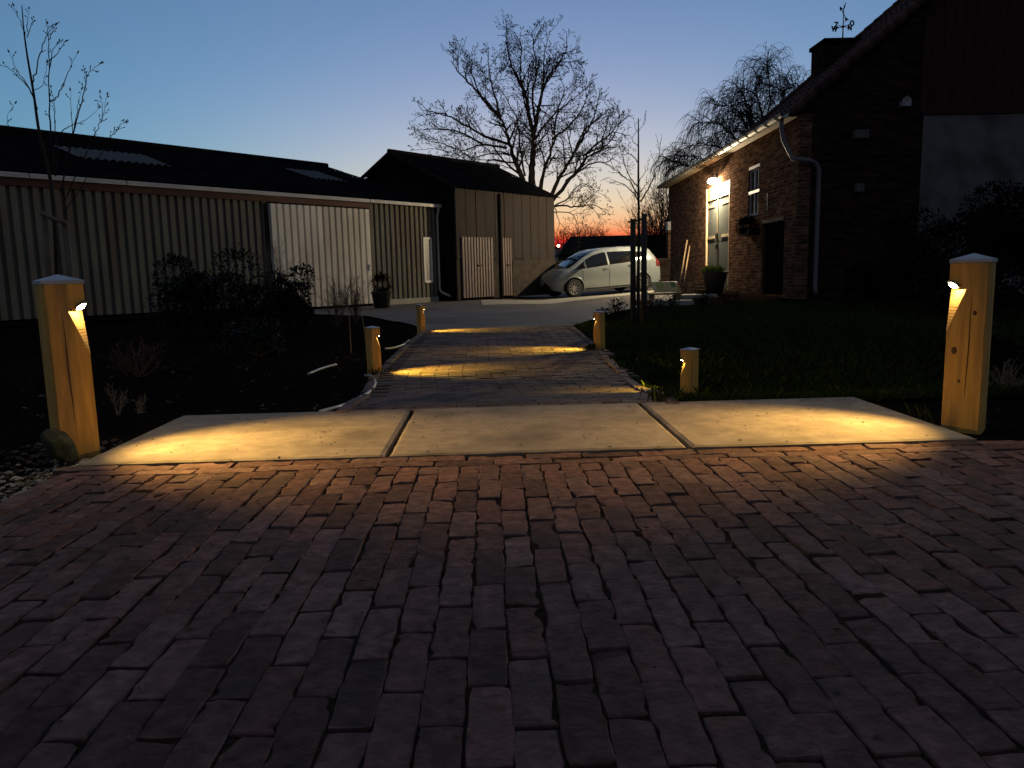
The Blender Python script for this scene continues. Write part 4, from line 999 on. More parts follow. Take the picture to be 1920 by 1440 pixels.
tree('sapling', sb2, stem, L_, Z2, 'tall young bare tree with fat buds standing against the ribbed shed', rt=.022, rmfy=rm_sap2, seed=6, depth=.25, rl=.008, taper=.85, spread=.2)
root = empty('tree_stakes', (sb2.x - .2, sb2.y - .1, sb2.z)); inv = Matrix.Translation(-root.location)
for (pa, pb) in (((104, 700), (85, 412)), ((150, 700), (122, 415))):
    a = atz(*pa, Z2 - .1); a.z = gz(a.x, a.y) - .1; MB().tube([inv @ a, inv @ atz(*pb, Z2 - .1)], [.03, .028], 10).build('stake', 'stake_pale', root, smooth=True)
a, b_ = inv @ atz(78, 400, Z2 - .14), inv @ atz(126, 418, Z2 - .14); MB().tube([a, a.lerp(b_, .5) - Vector((0, .01, .01)), b_], .022, 6).build('cross_bar', 'stake_pale', root)
tag(root, 'pair of pale stakes with crossbar tied to the young tree by the shed', 'tree stakes')
# ---- bare shrubs against the sunset and distant bushes
def twig_bush(name, base, H, W, n, lab, m='twig', seed=1, r=.012, lv=1, cat='shrub', group=None, up=.05, ang=34):
    R_ = random.Random(seed); root = empty(name, base); st_ = MB(); tw_ = MB()
    for i in range(n):
        a = R_.uniform(0, 6.283); s_ = R_.random() ** .6
        d = Vector((math.cos(a) * s_ * W / H, math.sin(a) * s_ * W / H, 1)).normalized(); L = H * R_.uniform(.65, 1.0)
        q, rr = wander(Vector((R_.gauss(0, W * .04), R_.gauss(0, W * .04), -.05)), d, L, 6, r, r * .4, .06, up, 0, R_)
        st_.tube(q, rr, 4, caps=False); ramify(tw_, q, r * .55, lv, H * .28, H * .11, R(ang), .04, R_, t0=.25, twig_r=r * .36, wob=.09)
    st_.build('stems', m, root); tw_.build('twigs', m, root, fix=False)
    return tag(root, lab, cat, group)
for px, Z, py, W, sd in ((1248, 40.5, 322, 1.9, 11), (1222, 42, 352, 1.5, 12)):
    b_ = atz(px, 545, Z); t_ = atz(px, py, Z); b_.z = 0
    twig_bush('bare_shrub', b_, t_.z, W, 26, 'upright bare shrub behind the low black shed, ' + ('close to the brick barn end' if sd == 11 else 'beside the sapling stakes'), seed=sd, r=.022, lv=2, group='bare shrubs against the sunset', up=.02)
for px, py, W, sd, lab in ((1098, 417, 3.0, 21, 'dense round bush on the horizon behind the low black shed'), (1124, 424, 1.9, 22, 'smaller loose bush on the horizon beside the dense round one'), (1060, 428, 2.0, 23, 'thin bush on the horizon next to the barn corner')):
    Z = 85; b_ = atz(px, 520, Z); b_.z = -.1; t_ = atz(px, py, Z)
    twig_bush('distant_bush', b_, t_.z + .1, W, 50 if sd == 21 else 24, lab, seed=sd, r=.035, lv=2, cat='bush', group='bushes on the horizon', up=.0, ang=45)
# ---- leafy shrubs
def leaf_mesh(mb_, p, d, up, L, W):
    d = d.normalized(); s_ = d.cross(up); s_ = s_.normalized() if s_.length > 1e-4 else d.orthogonal().normalized(); n_ = s_.cross(d)
    mb_.add([p, p + d * L * .45 + s_ * W * .5 + n_ * W * .12, p + d * L, p + d * L * .45 - s_ * W * .5 + n_ * W * .12, p + d * L * .5 - n_ * W * .05], [(0, 1, 4), (1, 2, 4), (2, 3, 4), (3, 0, 4)])
def shrub(name, base, H, W, nl, lab, m, seed, leaf=(.07, .035), group=None, stemm='twig', nst=9, cat='shrub', hollow=.45):
    R_ = random.Random(seed); root = empty(name, base); st_ = MB(); lf = MB()
    blobs = [(Vector((R_.uniform(-.55, .55) * W, R_.uniform(-.55, .55) * W, H * R_.uniform(.2, .85))), R_.uniform(.22, .42) * min(W, H)) for _ in range(13)]
    for c, rad in blobs[:nst]:
        q, rr = wander(Vector((R_.gauss(0, .05 * W), R_.gauss(0, .05 * W), -.05)), c + Vector((0, 0, .15 * H)), (c.length + rad * .6), 6, .016, .005, .07, .0, 0, R_); st_.tube(q, rr, 5, caps=False)
        ramify(st_, q, .006, 1, H * .25, H * .16, R(45), .04, R_, twig_r=.003)
    for i in range(nl):
        c, rad = blobs[R_.randrange(len(blobs))]
        d = Vector((R_.gauss(0, 1), R_.gauss(0, 1), R_.gauss(0, 1))).normalized()
        p = c + d * rad * (hollow + (1 - hollow) * R_.random() ** .5) * (1 + .25 * noise.noise(d * 3 + c))
        if p.z < .02: continue
        ld = (d + Vector((R_.gauss(0, .5), R_.gauss(0, .5), R_.gauss(.1, .4)))).normalized(); k = R_.uniform(.6, 1.2)
        leaf_mesh(lf, p, ld, Vector((R_.gauss(0, .4), R_.gauss(0, .4), 1)), leaf[0] * k, leaf[1] * k)
    st_.build('stems', stemm, root); lf.build('foliage', m, root, fix=False)
    return tag(root, lab, cat, group)
def gpt(px, Z):
    p = atz(px, 600, Z); p.z = gz(p.x, p.y); return p
def H_at(px, py, Z, b_): return atz(px, py, Z).z - b_.z
b_ = gpt(415, 11.5); shrub('evergreen_shrub', b_, H_at(415, 488, 11.5, b_), .95, 9000, 'broad glossy evergreen shrub in the bed before the dark shed wall', 'leaf_gloss', 31)
b_ = gpt(548, 12.5); shrub('evergreen_shrub', b_, H_at(548, 500, 12.5, b_), .50, 4600, 'narrow glossy evergreen shrub standing before the pale sliding door', 'leaf_gloss', 32)
b_ = gpt(470, 8.6); shrub('evergreen_shrub', b_, .33, .55, 1800, 'low glossy shrub at the foot of the broad evergreen one', 'leaf_gloss', 33, leaf=(.05, .025))
b_ = gpt(330, 7.4); shrub('heather_mound', b_, .25, .65, 1600, 'low dark mound of ground cover behind the apron corner', 'leaf_dark', 34, leaf=(.03, .012), cat='plant')
for k, (px, Z, py, W, m_, lab) in enumerate(((632, 13.5, 505, .55, 'twig_red', 'reddish bare twiggy shrub before the pale sliding door'), (668, 14.2, 520, .4, 'twig_red', 'thin reddish twiggy shrub at the right edge of the pale door'), (520, 13.8, 435, .35, 'twig_tan', 'tall thin bare twigs at the left edge of the pale door'), (205, 4.7, 705, .16, 'twig_tan', 'tan bare stems forking behind the tall post with the boulder'), (243, 4.8, 735, .10, 'twig_tan', 'single curved tan stem behind the apron corner'), (250, 7.0, 610, .6, 'twig_red', 'loose thicket of dark bare twigs between the tall post and evergreen'), (40, 6.2, 640, .6, 'twig', 'dark bare thicket at the foot of the young tree'))):
    b_ = gpt(px, Z); twig_bush('bare_twigs', b_, max(.15, H_at(px, py, Z, b_)), W, 16 if W > .3 else 4, lab, m_, 41 + k, r=.006 if W > .3 else .005, lv=1)
for k, (px, py0, py1, Z) in enumerate(((655, 640, 548, 8.6), (684, 660, 590, 8.0))):
    g_ = gpt(px, Z); t_ = atz(px - 6, py1, Z); o = MB(); o.tube([Vector((0, 0, -.05)), (t_ - g_) * .5 + Vector((.01, 0, 0)), t_ - g_], [.006, .005, .004], 6)
    oo = o.build('garden_cane', 'twig_tan'); oo.location = g_; tag(oo, 'tan garden cane in the bed near the hose, ' + ('the taller one' if k == 0 else 'the shorter one'), 'cane', 'garden canes in the bed')
# right-hand side: dark evergreens in front of the house
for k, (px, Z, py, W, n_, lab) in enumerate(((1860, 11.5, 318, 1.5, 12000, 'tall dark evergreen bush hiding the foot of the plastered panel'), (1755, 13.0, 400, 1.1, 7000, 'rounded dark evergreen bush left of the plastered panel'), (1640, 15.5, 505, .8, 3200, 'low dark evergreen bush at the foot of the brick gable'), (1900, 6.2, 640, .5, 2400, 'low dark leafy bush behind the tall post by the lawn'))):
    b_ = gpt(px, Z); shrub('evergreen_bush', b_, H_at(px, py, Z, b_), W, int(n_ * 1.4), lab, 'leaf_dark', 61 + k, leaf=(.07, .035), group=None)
b_ = gpt(1895, 4.6); twig_bush('bare_twigs', b_, .32, .35, 14, 'faint tan bare twigs beside the tall post by the lawn', 'twig_tan', 71, r=.004)
# low plants along the lawn edge by the stakes
for k, (px, py, h_, W, m_, lab) in enumerate(((1158, 592, .30, .25, 'leaf_dark', 'small upright dark plant between the far bollard and the stakes'), (1145, 600, .16, .3, 'leaf_dark', 'low dark ground plant behind the far lawn bollard'), (1225, 585, .22, .4, 'leaf_dark', 'low dark plant just beside the sapling stakes'), (1255, 574, .25, .35, 'leaf_dark', 'low dark plant below the soil bag'), (1320, 574, .3, .35, 'leaf_dark', 'small clump of dark plant at the lawn edge before the pot'), (1368, 566, .30, .45, 'leaf_dark', 'dark cushion plant at the lawn edge right of the pot'))):
    b_ = ongz(px, py); shrub('border_plant', b_, h_, W, 420, lab, m_, 81 + k, leaf=(.05, .022), nst=6, cat='plant')
for k, (px, py, h_, lab) in enumerate(((1272, 562, .95, 'tangled tan dry perennial behind the soil bag'), (1285, 552, .7, 'dry tan stems against the brick barn end'))):
    b_ = ongz(px, py); twig_bush('dry_perennial', b_, h_, .4, 18, lab, 'twig_tan', 91 + k, r=.007)
# window planter bush on the barn wall
pb = LM @ Vector((wA[0] + .25, .22, wA[2] - .55))
pl = empty('window_planter', (pb.x, pb.y, pb.z)); pl.scale = (.85, 1, .9); pl.rotation_euler = lowb.rotation_euler
MB().prism([(-.5, -.215, 0), (.5, -.215, 0), (.55, -.215, .22), (-.55, -.215, .22)], (0, .3, 0)).build('trough', 'iron', pl)
lf = MB(); R_ = random.Random(3)
for i in range(1300):
    d = Vector((R_.gauss(0, 1), R_.gauss(0, 1), R_.gauss(0, 1))).normalized(); c = Vector((R_.uniform(-.45, .45), 0, .28)); p = c + d * R_.uniform(.1, .26)
    leaf_mesh(lf, p, d, Vector((0, 0, 1)), .09, .045)
lf.build('foliage', 'leaf_dark', pl, fix=False); tag(pl, 'dark leafy planter hung on the barn wall below the window', 'planter')

# ---- leaf litter and pebbles beside the brick edge, on the bed
R_ = random.Random(12); lt = MB()
for i in range(900):
    y = R_.uniform(1.9, 3.6); x = SX0 - .03 - abs(R_.gauss(0, .28)) - (.05 if y > 3 else 0)
    a = R_.uniform(0, 6.283); leaf_mesh(lt, Vector((x, y, gz(x, y) - .026 + R_.uniform(0, .02))), Vector((math.cos(a), math.sin(a), R_.uniform(-.2, .35))), Vector((R_.gauss(0, .4), R_.gauss(0, .4), 1)), R_.uniform(.02, .05), R_.uniform(.008, .026))
for i in range(160):
    y = R_.uniform(4.2, 9.5); x = -1.0 - R_.random() * 2.6
    a = R_.uniform(0, 6.283); leaf_mesh(lt, Vector((x, y, gz(x, y) - .028 + R_.uniform(0, .02))), Vector((math.cos(a), math.sin(a), R_.uniform(-.2, .35))), Vector((R_.gauss(0, .4), R_.gauss(0, .4), 1)), R_.uniform(.02, .06), R_.uniform(.01, .03))
tag(lt.build('leaf_litter', 'leaf_dry', fix=False), 'dry brown leaf litter on the soil beside the paving', 'leaves', kind='stuff')
pbm = MB()
for i in range(420):
    y = R_.uniform(2.2, 3.25); x = SX0 - .02 - abs(R_.gauss(0, .12)); r_ = R_.uniform(.005, .016)
    o_ = len(pbm.v); c = Vector((x, y, gz(x, y) - .024 + r_ * .3)); s3 = Vector((R_.uniform(.7, 1.4), R_.uniform(.7, 1.4), R_.uniform(.5, .8))) * r_
    for v in ((1, 0, 0), (-1, 0, 0), (0, 1, 0), (0, -1, 0), (0, 0, 1), (0, 0, -1), (.6, .6, .5), (-.6, .6, .5), (-.6, -.6, .5), (.6, -.6, .5)): pbm.v.append((c.x + v[0] * s3.x, c.y + v[1] * s3.y, c.z + v[2] * s3.z))
    pbm.f += [tuple(o_ + k for k in f) for f in ((4, 6, 7), (4, 7, 8), (4, 8, 9), (4, 9, 6), (6, 0, 2), (6, 2, 7), (7, 2, 1), (7, 1, 8), (8, 1, 3), (8, 3, 9), (9, 3, 0), (9, 0, 6), (5, 2, 0), (5, 1, 2), (5, 3, 1), (5, 0, 3))]
tag(pbm.build('pebbles', 'pebble'), 'small pale pebbles scattered along the brick edge', 'pebbles', kind='stuff')
# crumbs, moss and weeds in the brick joints
cm = MB()
for i in range(900):
    x = R_.uniform(-1.6, 2.6); y = R_.uniform(.9, 4.0); z = .006 if y < 3 else .013; r_ = R_.uniform(.0012, .0035)
    a = R_.uniform(0, 6.28); L = r_ * R_.choice((1.2, 1.5, 3.5)); dx, dy = math.cos(a) * L, math.sin(a) * L
    cm.add([(x - dx, y - dy, z), (x + dy * .5, y - dx * .5, z), (x + dx, y + dy, z), (x - dy * .5, y + dx * .5, z), (x, y, z + r_)], [(0, 1, 4), (1, 2, 4), (2, 3, 4), (3, 0, 4)])
tag(cm.build('grit', 'leaf_dry', fix=False), 'tiny crumbs of dry debris on the paving', 'debris', kind='stuff')
wd = MB()
for i in range(420):
    c_ = R_.randrange(60); x = SX0 + .115 + (c_ + .5) * PX * 1.003; y = R_.uniform(1.0, 2.8)
    for j in range(R_.randrange(2, 6)):
        a = R_.uniform(0, 6.28); h = R_.uniform(.006, .020); lx, ly = math.cos(a) * h * .7, math.sin(a) * h * .7
        wd.add([(x + R_.gauss(0, .001), y - .0012, -.012), (x, y + .0012, -.012), (x + lx, y + ly, -.008 + h)], [(0, 1, 2)])
tag(wd.build('joint_weeds', 'grass', fix=False), 'tiny grass blades growing in the brick joints', 'weeds', kind='stuff')
for k, (px, py) in enumerate(((668, 1090), (1392, 905), (1043, 938))):
    p = onz(px, py, .008); o = MB(); leaf_mesh(o, Vector((0, 0, 0)), Vector((1, -.5 + k, .18)), Vector((0, .3, 1)), .038, .016); leaf_mesh(o, Vector((-.012, .004, .002)), Vector((.4, .8, .1)), Vector((0, 0, 1)), .022, .008)
    oo = o.build('fallen_leaf', 'leaf_dry', fix=False); oo.location = (p.x, p.y, .010); tag(oo, ('single dry fallen leaf lying on the foreground bricks', 'dry leaf caught on the bricks before the slab joint by the lawn', 'dry curled leaf on the bricks before the middle slab')[k], 'leaf', 'dry leaves on the bricks')
# grass tufts at the lawn posts
for k, (px, py, n_, lab) in enumerate(((1738, 788, 9, 'tuft of thin grass at the foot of the tall lawn post'), (1240, 752, 90, 'lit grass tuft beside the bollard behind the apron'), (1108, 657, 80, 'lit grass tuft at the foot of the far lawn bollard'), (705, 705, 40, 'lit grass tuft at the foot of the bollard by the hose'))):
    p = ongz(px, py); o = MB()
    for i in range(n_):
        a = R_.uniform(0, 6.28); rr = abs(R_.gauss(0, .05)); h = R_.uniform(.03, .085); x, y = math.cos(a) * rr, math.sin(a) * rr; lx, ly = R_.gauss(0, .025), R_.gauss(0, .025)
        o.add([(x - .0022, y, -.02), (x + .0022, y, -.02), (x + lx * .5, y + ly * .5, h * .7), (x + lx, y + ly, h)], [(0, 1, 2), (0, 2, 3)])
    oo = o.build('grass_tuft', 'grass', fix=False); oo.location = p; tag(oo, lab, 'grass tuft', 'grass tufts')
# hose in the bed
def hose(pix, lab):
    pts = []
    for px, py in pix: q = ongz(px, py); pts.append(Vector((q.x, q.y, q.z + .008)))
    q, rr = smooth_path(pts, [.011] * len(pts), 6); o = MB(); o.tube(q, rr, 8); oo = o.build('garden_hose', 'hose', smooth=True); tag(oo, lab, 'hose', 'hose lengths in the bed')
hose([(600, 775), (640, 764), (672, 750), (695, 735), (704, 720), (697, 708), (685, 706)], 'pale garden hose curving at the foot of the near bed bollard')
hose([(722, 655), (740, 653), (757, 647), (768, 639)], 'pale hose piece lying between the two bed bollards')
hose([(578, 703), (605, 692), (630, 685)], 'pale straight hose piece lying in the dark bed')

# ================================================================== YARD OBJECTS
# pot by the shed with clipped plant
pp = ongz(716, 577); pot = empty('plant_pot', pp)
MB().lathe([(.001, .0), (.20, .0), (.26, .38), (.29, .42), (.27, .43), (.22, .40), (.001, .38)], 20).build('pot', 'block_wall', pot, smooth=True)
lf = MB()
for i in range(900):
    d = Vector((R_.gauss(0, 1), R_.gauss(0, 1), R_.gauss(0, 1))).normalized(); p = Vector((0, 0, .62)) + d * R_.uniform(.15, .31); leaf_mesh(lf, p, d, Vector((0, 0, 1)), .07, .04)
lf.build('foliage', 'leaf_dark', pot, fix=False); tag(pot, 'stone pot with round clipped dark plant before the ribbed shed wall', 'plant pot')
# big tub with spring plants before the double doors
tp = ongz(1340, 551); tub = empty('planter_tub', tp); tub.scale = (.66, .66, .82)
MB().lathe([(.001, 0), (.32, 0), (.50, .62), (.56, .72), (.57, .76), (.50, .76), (.47, .68), (.001, .66)], 24).build('tub', 'brick_red_pot', tub, smooth=True)
lf = MB()
for i in range(420):
    a = R_.uniform(0, 6.28); r_ = R_.random() ** .5 * .42; d = Vector((R_.gauss(0, .5), R_.gauss(0, .5), 1)); leaf_mesh(lf, Vector((math.cos(a) * r_ - .08, math.sin(a) * r_, .74)), d, Vector((R_.gauss(0, 1), R_.gauss(0, 1), .2)), R_.uniform(.16, .30), .10)
lf.build('foliage', 'leaf_spring', tub, fix=False); tag(tub, 'large dark tub with fresh green leaves before the double doors', 'planter')
# soil bag on a low bench
bp_ = ongz(1245, 566); bench = empty('low_bench', bp_, R(4)); zb_ = .22
MB().box(-.40, .40, -.16, .16, zb_ - .04, zb_).build('seat', 'wood_bench', bench)
for sx in (-.32, .32): MB().box(sx - .04, sx + .04, -.13, .13, -.02, zb_ - .042).build('leg', 'wood_bench', bench)
tag(bench, 'low wooden bench under the bag near the brick barn', 'bench')
bag = empty('soil_bag'); bag.matrix_world = frame(bench) @ Matrix.Translation((.04, -.02, zb_ + .15)) @ Matrix.Rotation(R(38), 4, 'X') @ Matrix.Diagonal((.64, .72, .62, 1))
bg_ = MB()
def bagf(u, v):
    x = (u - .5) * 1.06; y = (v - .5) * .56; e = max(0, (1 - (abs(u - .5) * 2) ** 6) * (1 - (abs(v - .5) * 2) ** 5)); return x, y, e
bg_.grid(lambda u, v: (bagf(u, v)[0], bagf(u, v)[1], .10 * bagf(u, v)[2] + .012 * noise.noise(Vector((u * 7, v * 5, 0)))), 18, 12)
bg_.grid(lambda u, v: (bagf(u, v)[0], bagf(u, v)[1], -.07 * bagf(u, v)[2]), 18, 12); bgo = bg_.build('bag', 'bag_cream', bag, smooth=True)
def patch(m_, u0, u1, v0, v1, nm):
    MB().grid(lambda u, v: (lambda a: (a[0], a[1], .10 * a[2] + .012 * noise.noise(Vector(((u0 + (u1 - u0) * u) * 7, (v0 + (v1 - v0) * v) * 5, 0))) + .004))(bagf(u0 + (u1 - u0) * u, v0 + (v1 - v0) * v)), 10, 8).build(nm, m_, bgo, smooth=True)
patch('bag_olive', .12, .40, .2, .82, 'printed_panel'); patch('bag_green', .66, .84, .25, .75, 'printed_emblem'); patch('bag_orange', .90, .97, .06, .94, 'printed_band')
for i in range(5): patch('bag_olive', .44, .62 - .03 * (i % 2), .25 + i * .11, .29 + i * .11, 'printed_line')
tag(bag, 'cream printed bag of potting soil lying tilted on the low bench', 'bag')
can = empty('white_canister', frame(bench) @ Vector((-.50, -.02, -.01))); can.location.z = gz(can.location.x, can.location.y); can.scale = (.65, .65, .7)
MB().lathe([(.001, 0), (.12, 0), (.13, .02), (.13, .36), (.10, .43), (.05, .46), (.05, .5), (.001, .5)], 16).build('body', 'plastic_white', can, smooth=True); MB().tube([(-.08, 0, .44), (-.06, 0, .54), (.06, 0, .54), (.08, 0, .44)], .012, 6).build('handle', 'plastic_white', can)
tag(can, 'white plastic canister standing against the low bench', 'canister')
# step stones, crate, sticks
for k, (px, py, w_, d_, h_, m_, lab) in enumerate(((1303, 556, 1.1, .7, .06, 'pale_concrete', 'flat pale stone slab on the path before the tub'), (1215, 570, .7, .5, .10, 'clay', 'flat reddish stone block beside the sapling stakes'), (1262, 571, .9, .35, .10, 'pale_concrete', 'flat pale edging stone below the bench'))):
    p = ongz(px, py); o = MB().bevbox(-w_ / 2, w_ / 2, -d_ / 2, d_ / 2, -.05, h_, .02).build('stone_slab', m_); o.location = p; o.rotation_euler = (0, 0, R(rnd.uniform(-12, 12))); tag(o, lab, 'stone')
cp_ = ongz(1312, 549); crate = empty('wooden_crate', cp_, R(8))
for i in range(3): MB().box(-.35, .35, -.22, -.20, .02 + i * .10, .10 + i * .10).build('slat', 'wood_bench', crate)
for i in range(3): MB().box(-.35, .35, .20, .22, .02 + i * .10, .10 + i * .10).build('slat', 'wood_bench', crate)
for sx in (-.33, .33): MB().box(sx - .02, sx + .02, -.198, .198, .0, .33).build('end_board', 'wood_bench', crate)
tag(crate, 'small slatted wooden crate beside the dark tub', 'crate')
def lean(name, a, b_, r_, lab, cat, m_):
    o = MB(); o.tube([Vector((0, 0, 0)), (b_ - a) * .5 + Vector((0, 0, .01)), b_ - a], r_, 8); oo = o.build(name, m_, smooth=True); oo.location = a; return tag(oo, lab, cat)
wp0 = LM @ Vector((lu(1292)[0], .35, -.0)); wp0.z = gz(wp0.x, wp0.y) + .01; wp1 = LM @ Vector((lu(1290)[0] - .0, .03, lu(1290, 450)[1]))
lean('leaning_pole', wp0, wp1, .028, 'straight wooden pole leaning on the brick barn beside the doors', 'pole', 'frame_tan')
wp2 = LM @ Vector((lu(1303)[0], .42, -.0)); wp2.z = gz(wp2.x, wp2.y) + .01; wp3 = LM @ Vector((lu(1291)[0] - .35, .03, lu(1291, 462)[1]))
lean('leaning_pole', wp2, wp3, .024, 'slanting thin pole leaning across the straight one on the barn wall', 'pole', 'frame_tan')

# ================================================================== PARKED CAR (front towards the boarded barn)
fw_, rw_ = Vector((2.57, 27.14, 0)), Vector((5.08, 28.0, 0))
for v in (fw_, rw_): v.z = gz(v.x, v.y)
WB = 2.65
fdir = (fw_ - rw_).normalized()
car = empty('parked_car', (fw_ + rw_) / 2)
car.rotation_euler = Matrix(((fdir.x, 0, 0), (fdir.y, 0, 0), (fdir.z, 0, 1))).to_euler()
ax_x = fdir; ax_y = Vector((0, 0, 1)).cross(ax_x).normalized(); ax_z = ax_x.cross(ax_y)
car.rotation_euler = Matrix((ax_x, ax_y, ax_z)).transposed().to_euler()
tag(car, 'silver five-door family car parked beyond the yard before the garden wall', 'car')
def tab(t):
    xs = [a for a, _ in t]; ys = [b for _, b in t]
    def f(x): return float(np.interp(x, xs, ys))
    return f
HXF, HXR = 2.02, -2.18
roofz = tab([(-2.18, .72), (-2.15, .98), (-2.06, 1.12), (-1.92, 1.30), (-1.78, 1.46), (-1.6, 1.525), (-1.2, 1.57), (-.5, 1.59), (.1, 1.56), (.5, 1.48), (.85, 1.32), (1.22, 1.09), (1.42, .99), (1.64, .92), (1.84, .81), (1.95, .71), (2.02, .54)])
beltz = tab([(-2.18, .70), (-2.1, 1.0), (-1.8, 1.10), (-1, 1.06), (0, 1.00), (.9, .93), (1.30, .91), (1.64, .84), (1.84, .75), (1.95, .66), (2.02, .50)])
sillz = tab([(-2.18, .34), (-2.0, .28), (-1.2, .22), (1.2, .20), (1.78, .22), (1.94, .26), (2.02, .32)])
wbelt = tab([(-2.18, .66), (-2.05, .80), (-1.7, .875), (-1, .905), (1.0, .905), (1.5, .87), (1.80, .76), (1.94, .64), (2.02, .50)])
wroof = tab([(-2.18, .62), (-1.9, .60), (-1.2, .63), (.3, .64), (.9, .66), (1.3, .74), (1.62, .72), (1.84, .64), (2.02, .42)])
def hw(x, z):
    zb, zs_, zr = beltz(x), sillz(x), roofz(x); wb = wbelt(x)
    if z <= zb:
        t = (z - zs_) / max(.01, zb - zs_); return wb * (.93 + .085 * math.sin(min(1, max(0, t)) * math.pi * .62) - .012 * max(0, t - .8) * 5 * .2)
    t = (z - zb) / max(.01, zr - zb); w0 = wb * (.93 + .085 * math.sin(math.pi * .62)); return w0 + (wroof(x) - w0) * (t ** 1.25)
NX, NZ = 96, 22
xsn = [HXR + (HXF - HXR) * i / NX for i in range(NX + 1)]
AX, AR = (WB / 2, -WB / 2), .365
def arch(x, z): return any((x - a) ** 2 + (z - .32) ** 2 < AR * AR for a in AX)
for s_ in (1,):
    body = MB()
    for s2 in (1, -1):
        o = len(body.v)
        for x in xsn:
            for j in range(NZ + 1):
                t = j / NZ; z = sillz(x) + (roofz(x) - sillz(x)) * t; body.v.append((x, s2 * hw(x, z), z))
            for k in range(1, 5):
                f = 1 - k / 4; zz2 = roofz(x) + .03 * (1 - f * f) * (1 if x < 1.4 else .6); body.v.append((x, s2 * wroof(x) * f, zz2))
        C_ = NZ + 5
        for i in range(NX):
            for j in range(C_ - 1):
                a = o + i * C_ + j
                xm = (xsn[i] + xsn[i + 1]) / 2; zm = (body.v[a][2] + body.v[a + 1][2]) / 2
                if j < NZ and arch(xm, zm): continue
                body.f.append((a, a + C_, a + C_ + 1, a + 1))
        for i_ in (0, NX): body.f.append(tuple(o + i_ * C_ + j for j in range(C_)) + ((o + i_ * C_),) if False else tuple(o + i_ * C_ + j for j in range(C_)))
    bo_ = body.build('body', 'car_paint', car, smooth=True); bo_.data.set_sharp_from_angle(angle=R(40))
MB().box(HXR + .25, HXF - .5, -.70, .70, .24, .62).build('underbody', 'car_black', car)
def side_patch(name, m_, x0, x1, zb, zt, s2, off=.006, parent=None, n=10):
    return MB().grid(lambda u, v: (lambda x: (lambda z: (x, s2 * (hw(x, z) + off), z))(zb(x) + (zt(x) - zb(x)) * v))(x0 + (x1 - x0) * u), n, 6).build(name, m_, parent or car, smooth=True)
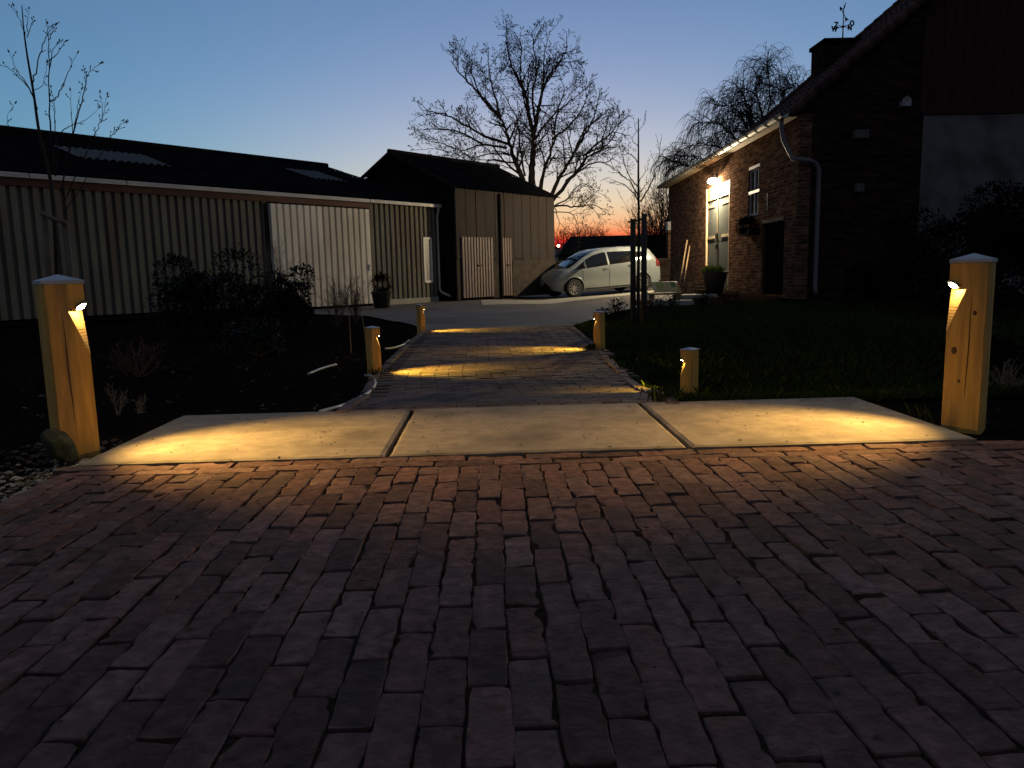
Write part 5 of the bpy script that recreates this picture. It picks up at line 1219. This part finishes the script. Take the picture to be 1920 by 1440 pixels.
for s2 in (1, -1):
    bz = lambda x: beltz(x) + .02
    tz = lambda x: max(beltz(x) + .03, min(roofz(x) - .10, 1.46 - .04 * (x + .3) ** 2))
    side_patch('quarter_window', 'car_glass', .86, 1.30, bz, lambda x: max(bz(x) + .01, roofz(x) - .11), s2, parent=car)
    side_patch('side_window', 'car_glass', .02, .83, bz, tz, s2); side_patch('side_window', 'car_glass', -.98, -.05, bz, tz, s2)
    side_patch('quarter_window', 'car_glass', -1.55, -1.06, lambda x: bz(x) + .02 + .20 * max(0, (-1.06 - x) / .49), lambda x: tz(x) - .02, s2)
    for x0, x1 in ((.05, .21), (-.93, -.77)):
        zh = lambda x: beltz(x) - .11
        MB().tube([(x0, s2 * (hw(x0, zh(x0)) + .005), zh(x0)), ((x0 + x1) / 2, s2 * (hw(x0, zh(x0)) + .032), zh(x0) + .012), (x1, s2 * (hw(x1, zh(x1)) + .005), zh(x1) + .01)], .017, 8).build('door_handle', 'chrome', car, smooth=True)
    for xa, top_ in ((-.02, 0), (.98, 0), (-1.03, 0)):
        MB().grid(lambda u, v: (lambda z: (xa + .006 * (u - .5) * 2 + (.05 * (z - .6) if xa > .5 else (-.10 * max(0, .75 - z) if xa < -.5 else 0)), s2 * (hw(xa, z) + .004), z))(.30 + (beltz(xa) - .30) * v), 1, 8).build('door_gap', 'car_black', car)
    MB().grid(lambda u, v: (lambda x: (x, s2 * (hw(x, .3) + .006), .235 + .05 * v))(-.9 + 1.8 * u), 12, 1).build('sill_trim', 'car_black', car)
    mr_ = MB(); 
    def mir(u, v):
        a = u * 2 * math.pi; b2 = (v - .5) * math.pi; return (1.02 + .07 * math.cos(a) * math.cos(b2), s2 * (1.02 + .10 * math.sin(a) * math.cos(b2)), 1.04 + .075 * math.sin(b2))
    mr_.grid(mir, 14, 8); mo_ = mr_.build('door_mirror', 'car_black', car, smooth=True); MB().box(1.0, 1.06, s2 * .90 - .03, s2 * .90 + .05, .96, 1.0).build('mirror_arm', 'car_black', mo_)
    side_patch('headlight', 'head_glass', 1.60, 1.92, lambda x: .66 + .02 * (x - 1.7), lambda x: max(.68, beltz(x) - .01), s2, off=.008)
    side_patch('tail_light', 'tail_red', -2.12, -1.92, lambda x: .84 + .06 * (-1.8 - x), lambda x: min(1.16, roofz(x) - .02), s2, off=.010)
    for wx in AX:
        ar_ = MB(); ar_.tube([(wx + (AR + .012) * math.cos(a), s2 * (hw(wx + (AR + .01) * math.cos(a), .32 + (AR + .01) * math.sin(a)) + .0), .32 + (AR + .012) * math.sin(a)) for a in [math.pi * (k / 18) * 1.12 - .19 for k in range(19)]], .024, 6); ar_.build('wheel_arch', 'car_paint', car, smooth=True)
        wl_ = empty('wheel'); wl_.parent = car; wl_.location = (wx, s2 * .80, .315)
        MB().lathe([(.20, -.10), (.27, -.105), (.308, -.085), (.315, -.05), (.315, .05), (.308, .085), (.27, .105), (.215, .10)], 32, ax='Y').build('tyre', 'tyre', wl_, smooth=True)
        MB().lathe([(.001, -.02), (.20, -.02), (.205, .0), (.21, .02)], 24, ax='Y').build('wheel_back', 'car_black', wl_)
        rm = MB(); rm.lathe([(.222, .085), (.205, .10), (.190, .085), (.186, .04)], 32, ax='Y').lathe([(.001, .075), (.045, .075), (.05, .05)], 14, ax='Y')
        yo = .055
        for k in range(10):
            a = 2 * math.pi * k / 10 + .1; rm.box(.035, .20, -.014, .014, .0, .022, Matrix.Translation((0, yo, 0)) @ Matrix.Rotation(a, 4, 'Y') @ Matrix.Rotation(R(-90), 4, 'X'))
        ro_ = rm.build('rim', 'alloy', wl_)
        if s2 < 0: wl_.rotation_euler = (0, 0, math.pi)
MB().grid(lambda u, v: (lambda x: (x, (v - .5) * 2 * wroof(x) * .93, roofz(x) + .03 * (1 - ((v - .5) * 2 * .93) ** 2) + .005))(.42 + 1.0 * u), 8, 8).build('windscreen', 'car_glass', car, smooth=True)
MB().grid(lambda u, v: (lambda x: (x, (v - .5) * 2 * wroof(x) * .85, roofz(x) + .03 * (1 - ((v - .5) * 2 * .85) ** 2) + .006))(-2.0 + .22 * u), 6, 8).build('rear_window', 'car_glass', car, smooth=True)
MB().box(HXR - .02, HXR + .06, -.62, .62, .36, .62).build('rear_bumper', 'car_paint', car); MB().box(HXF - .06, HXF + .012, -.45, .45, .33, .42).build('grille', 'car_black', car)
MB().box(HXR - .024, HXR - .012, -.26, .26, .74, .85).build('number_plate', 'plate_yellow', car)
for s2 in (1, -1): MB().tube([(x, s2 * (wroof(x) + .005), roofz(x) + .022) for x in (-1.45, -1.2, -.5, .1, .4)], .014, 6).build('roof_rail', 'chrome', car)
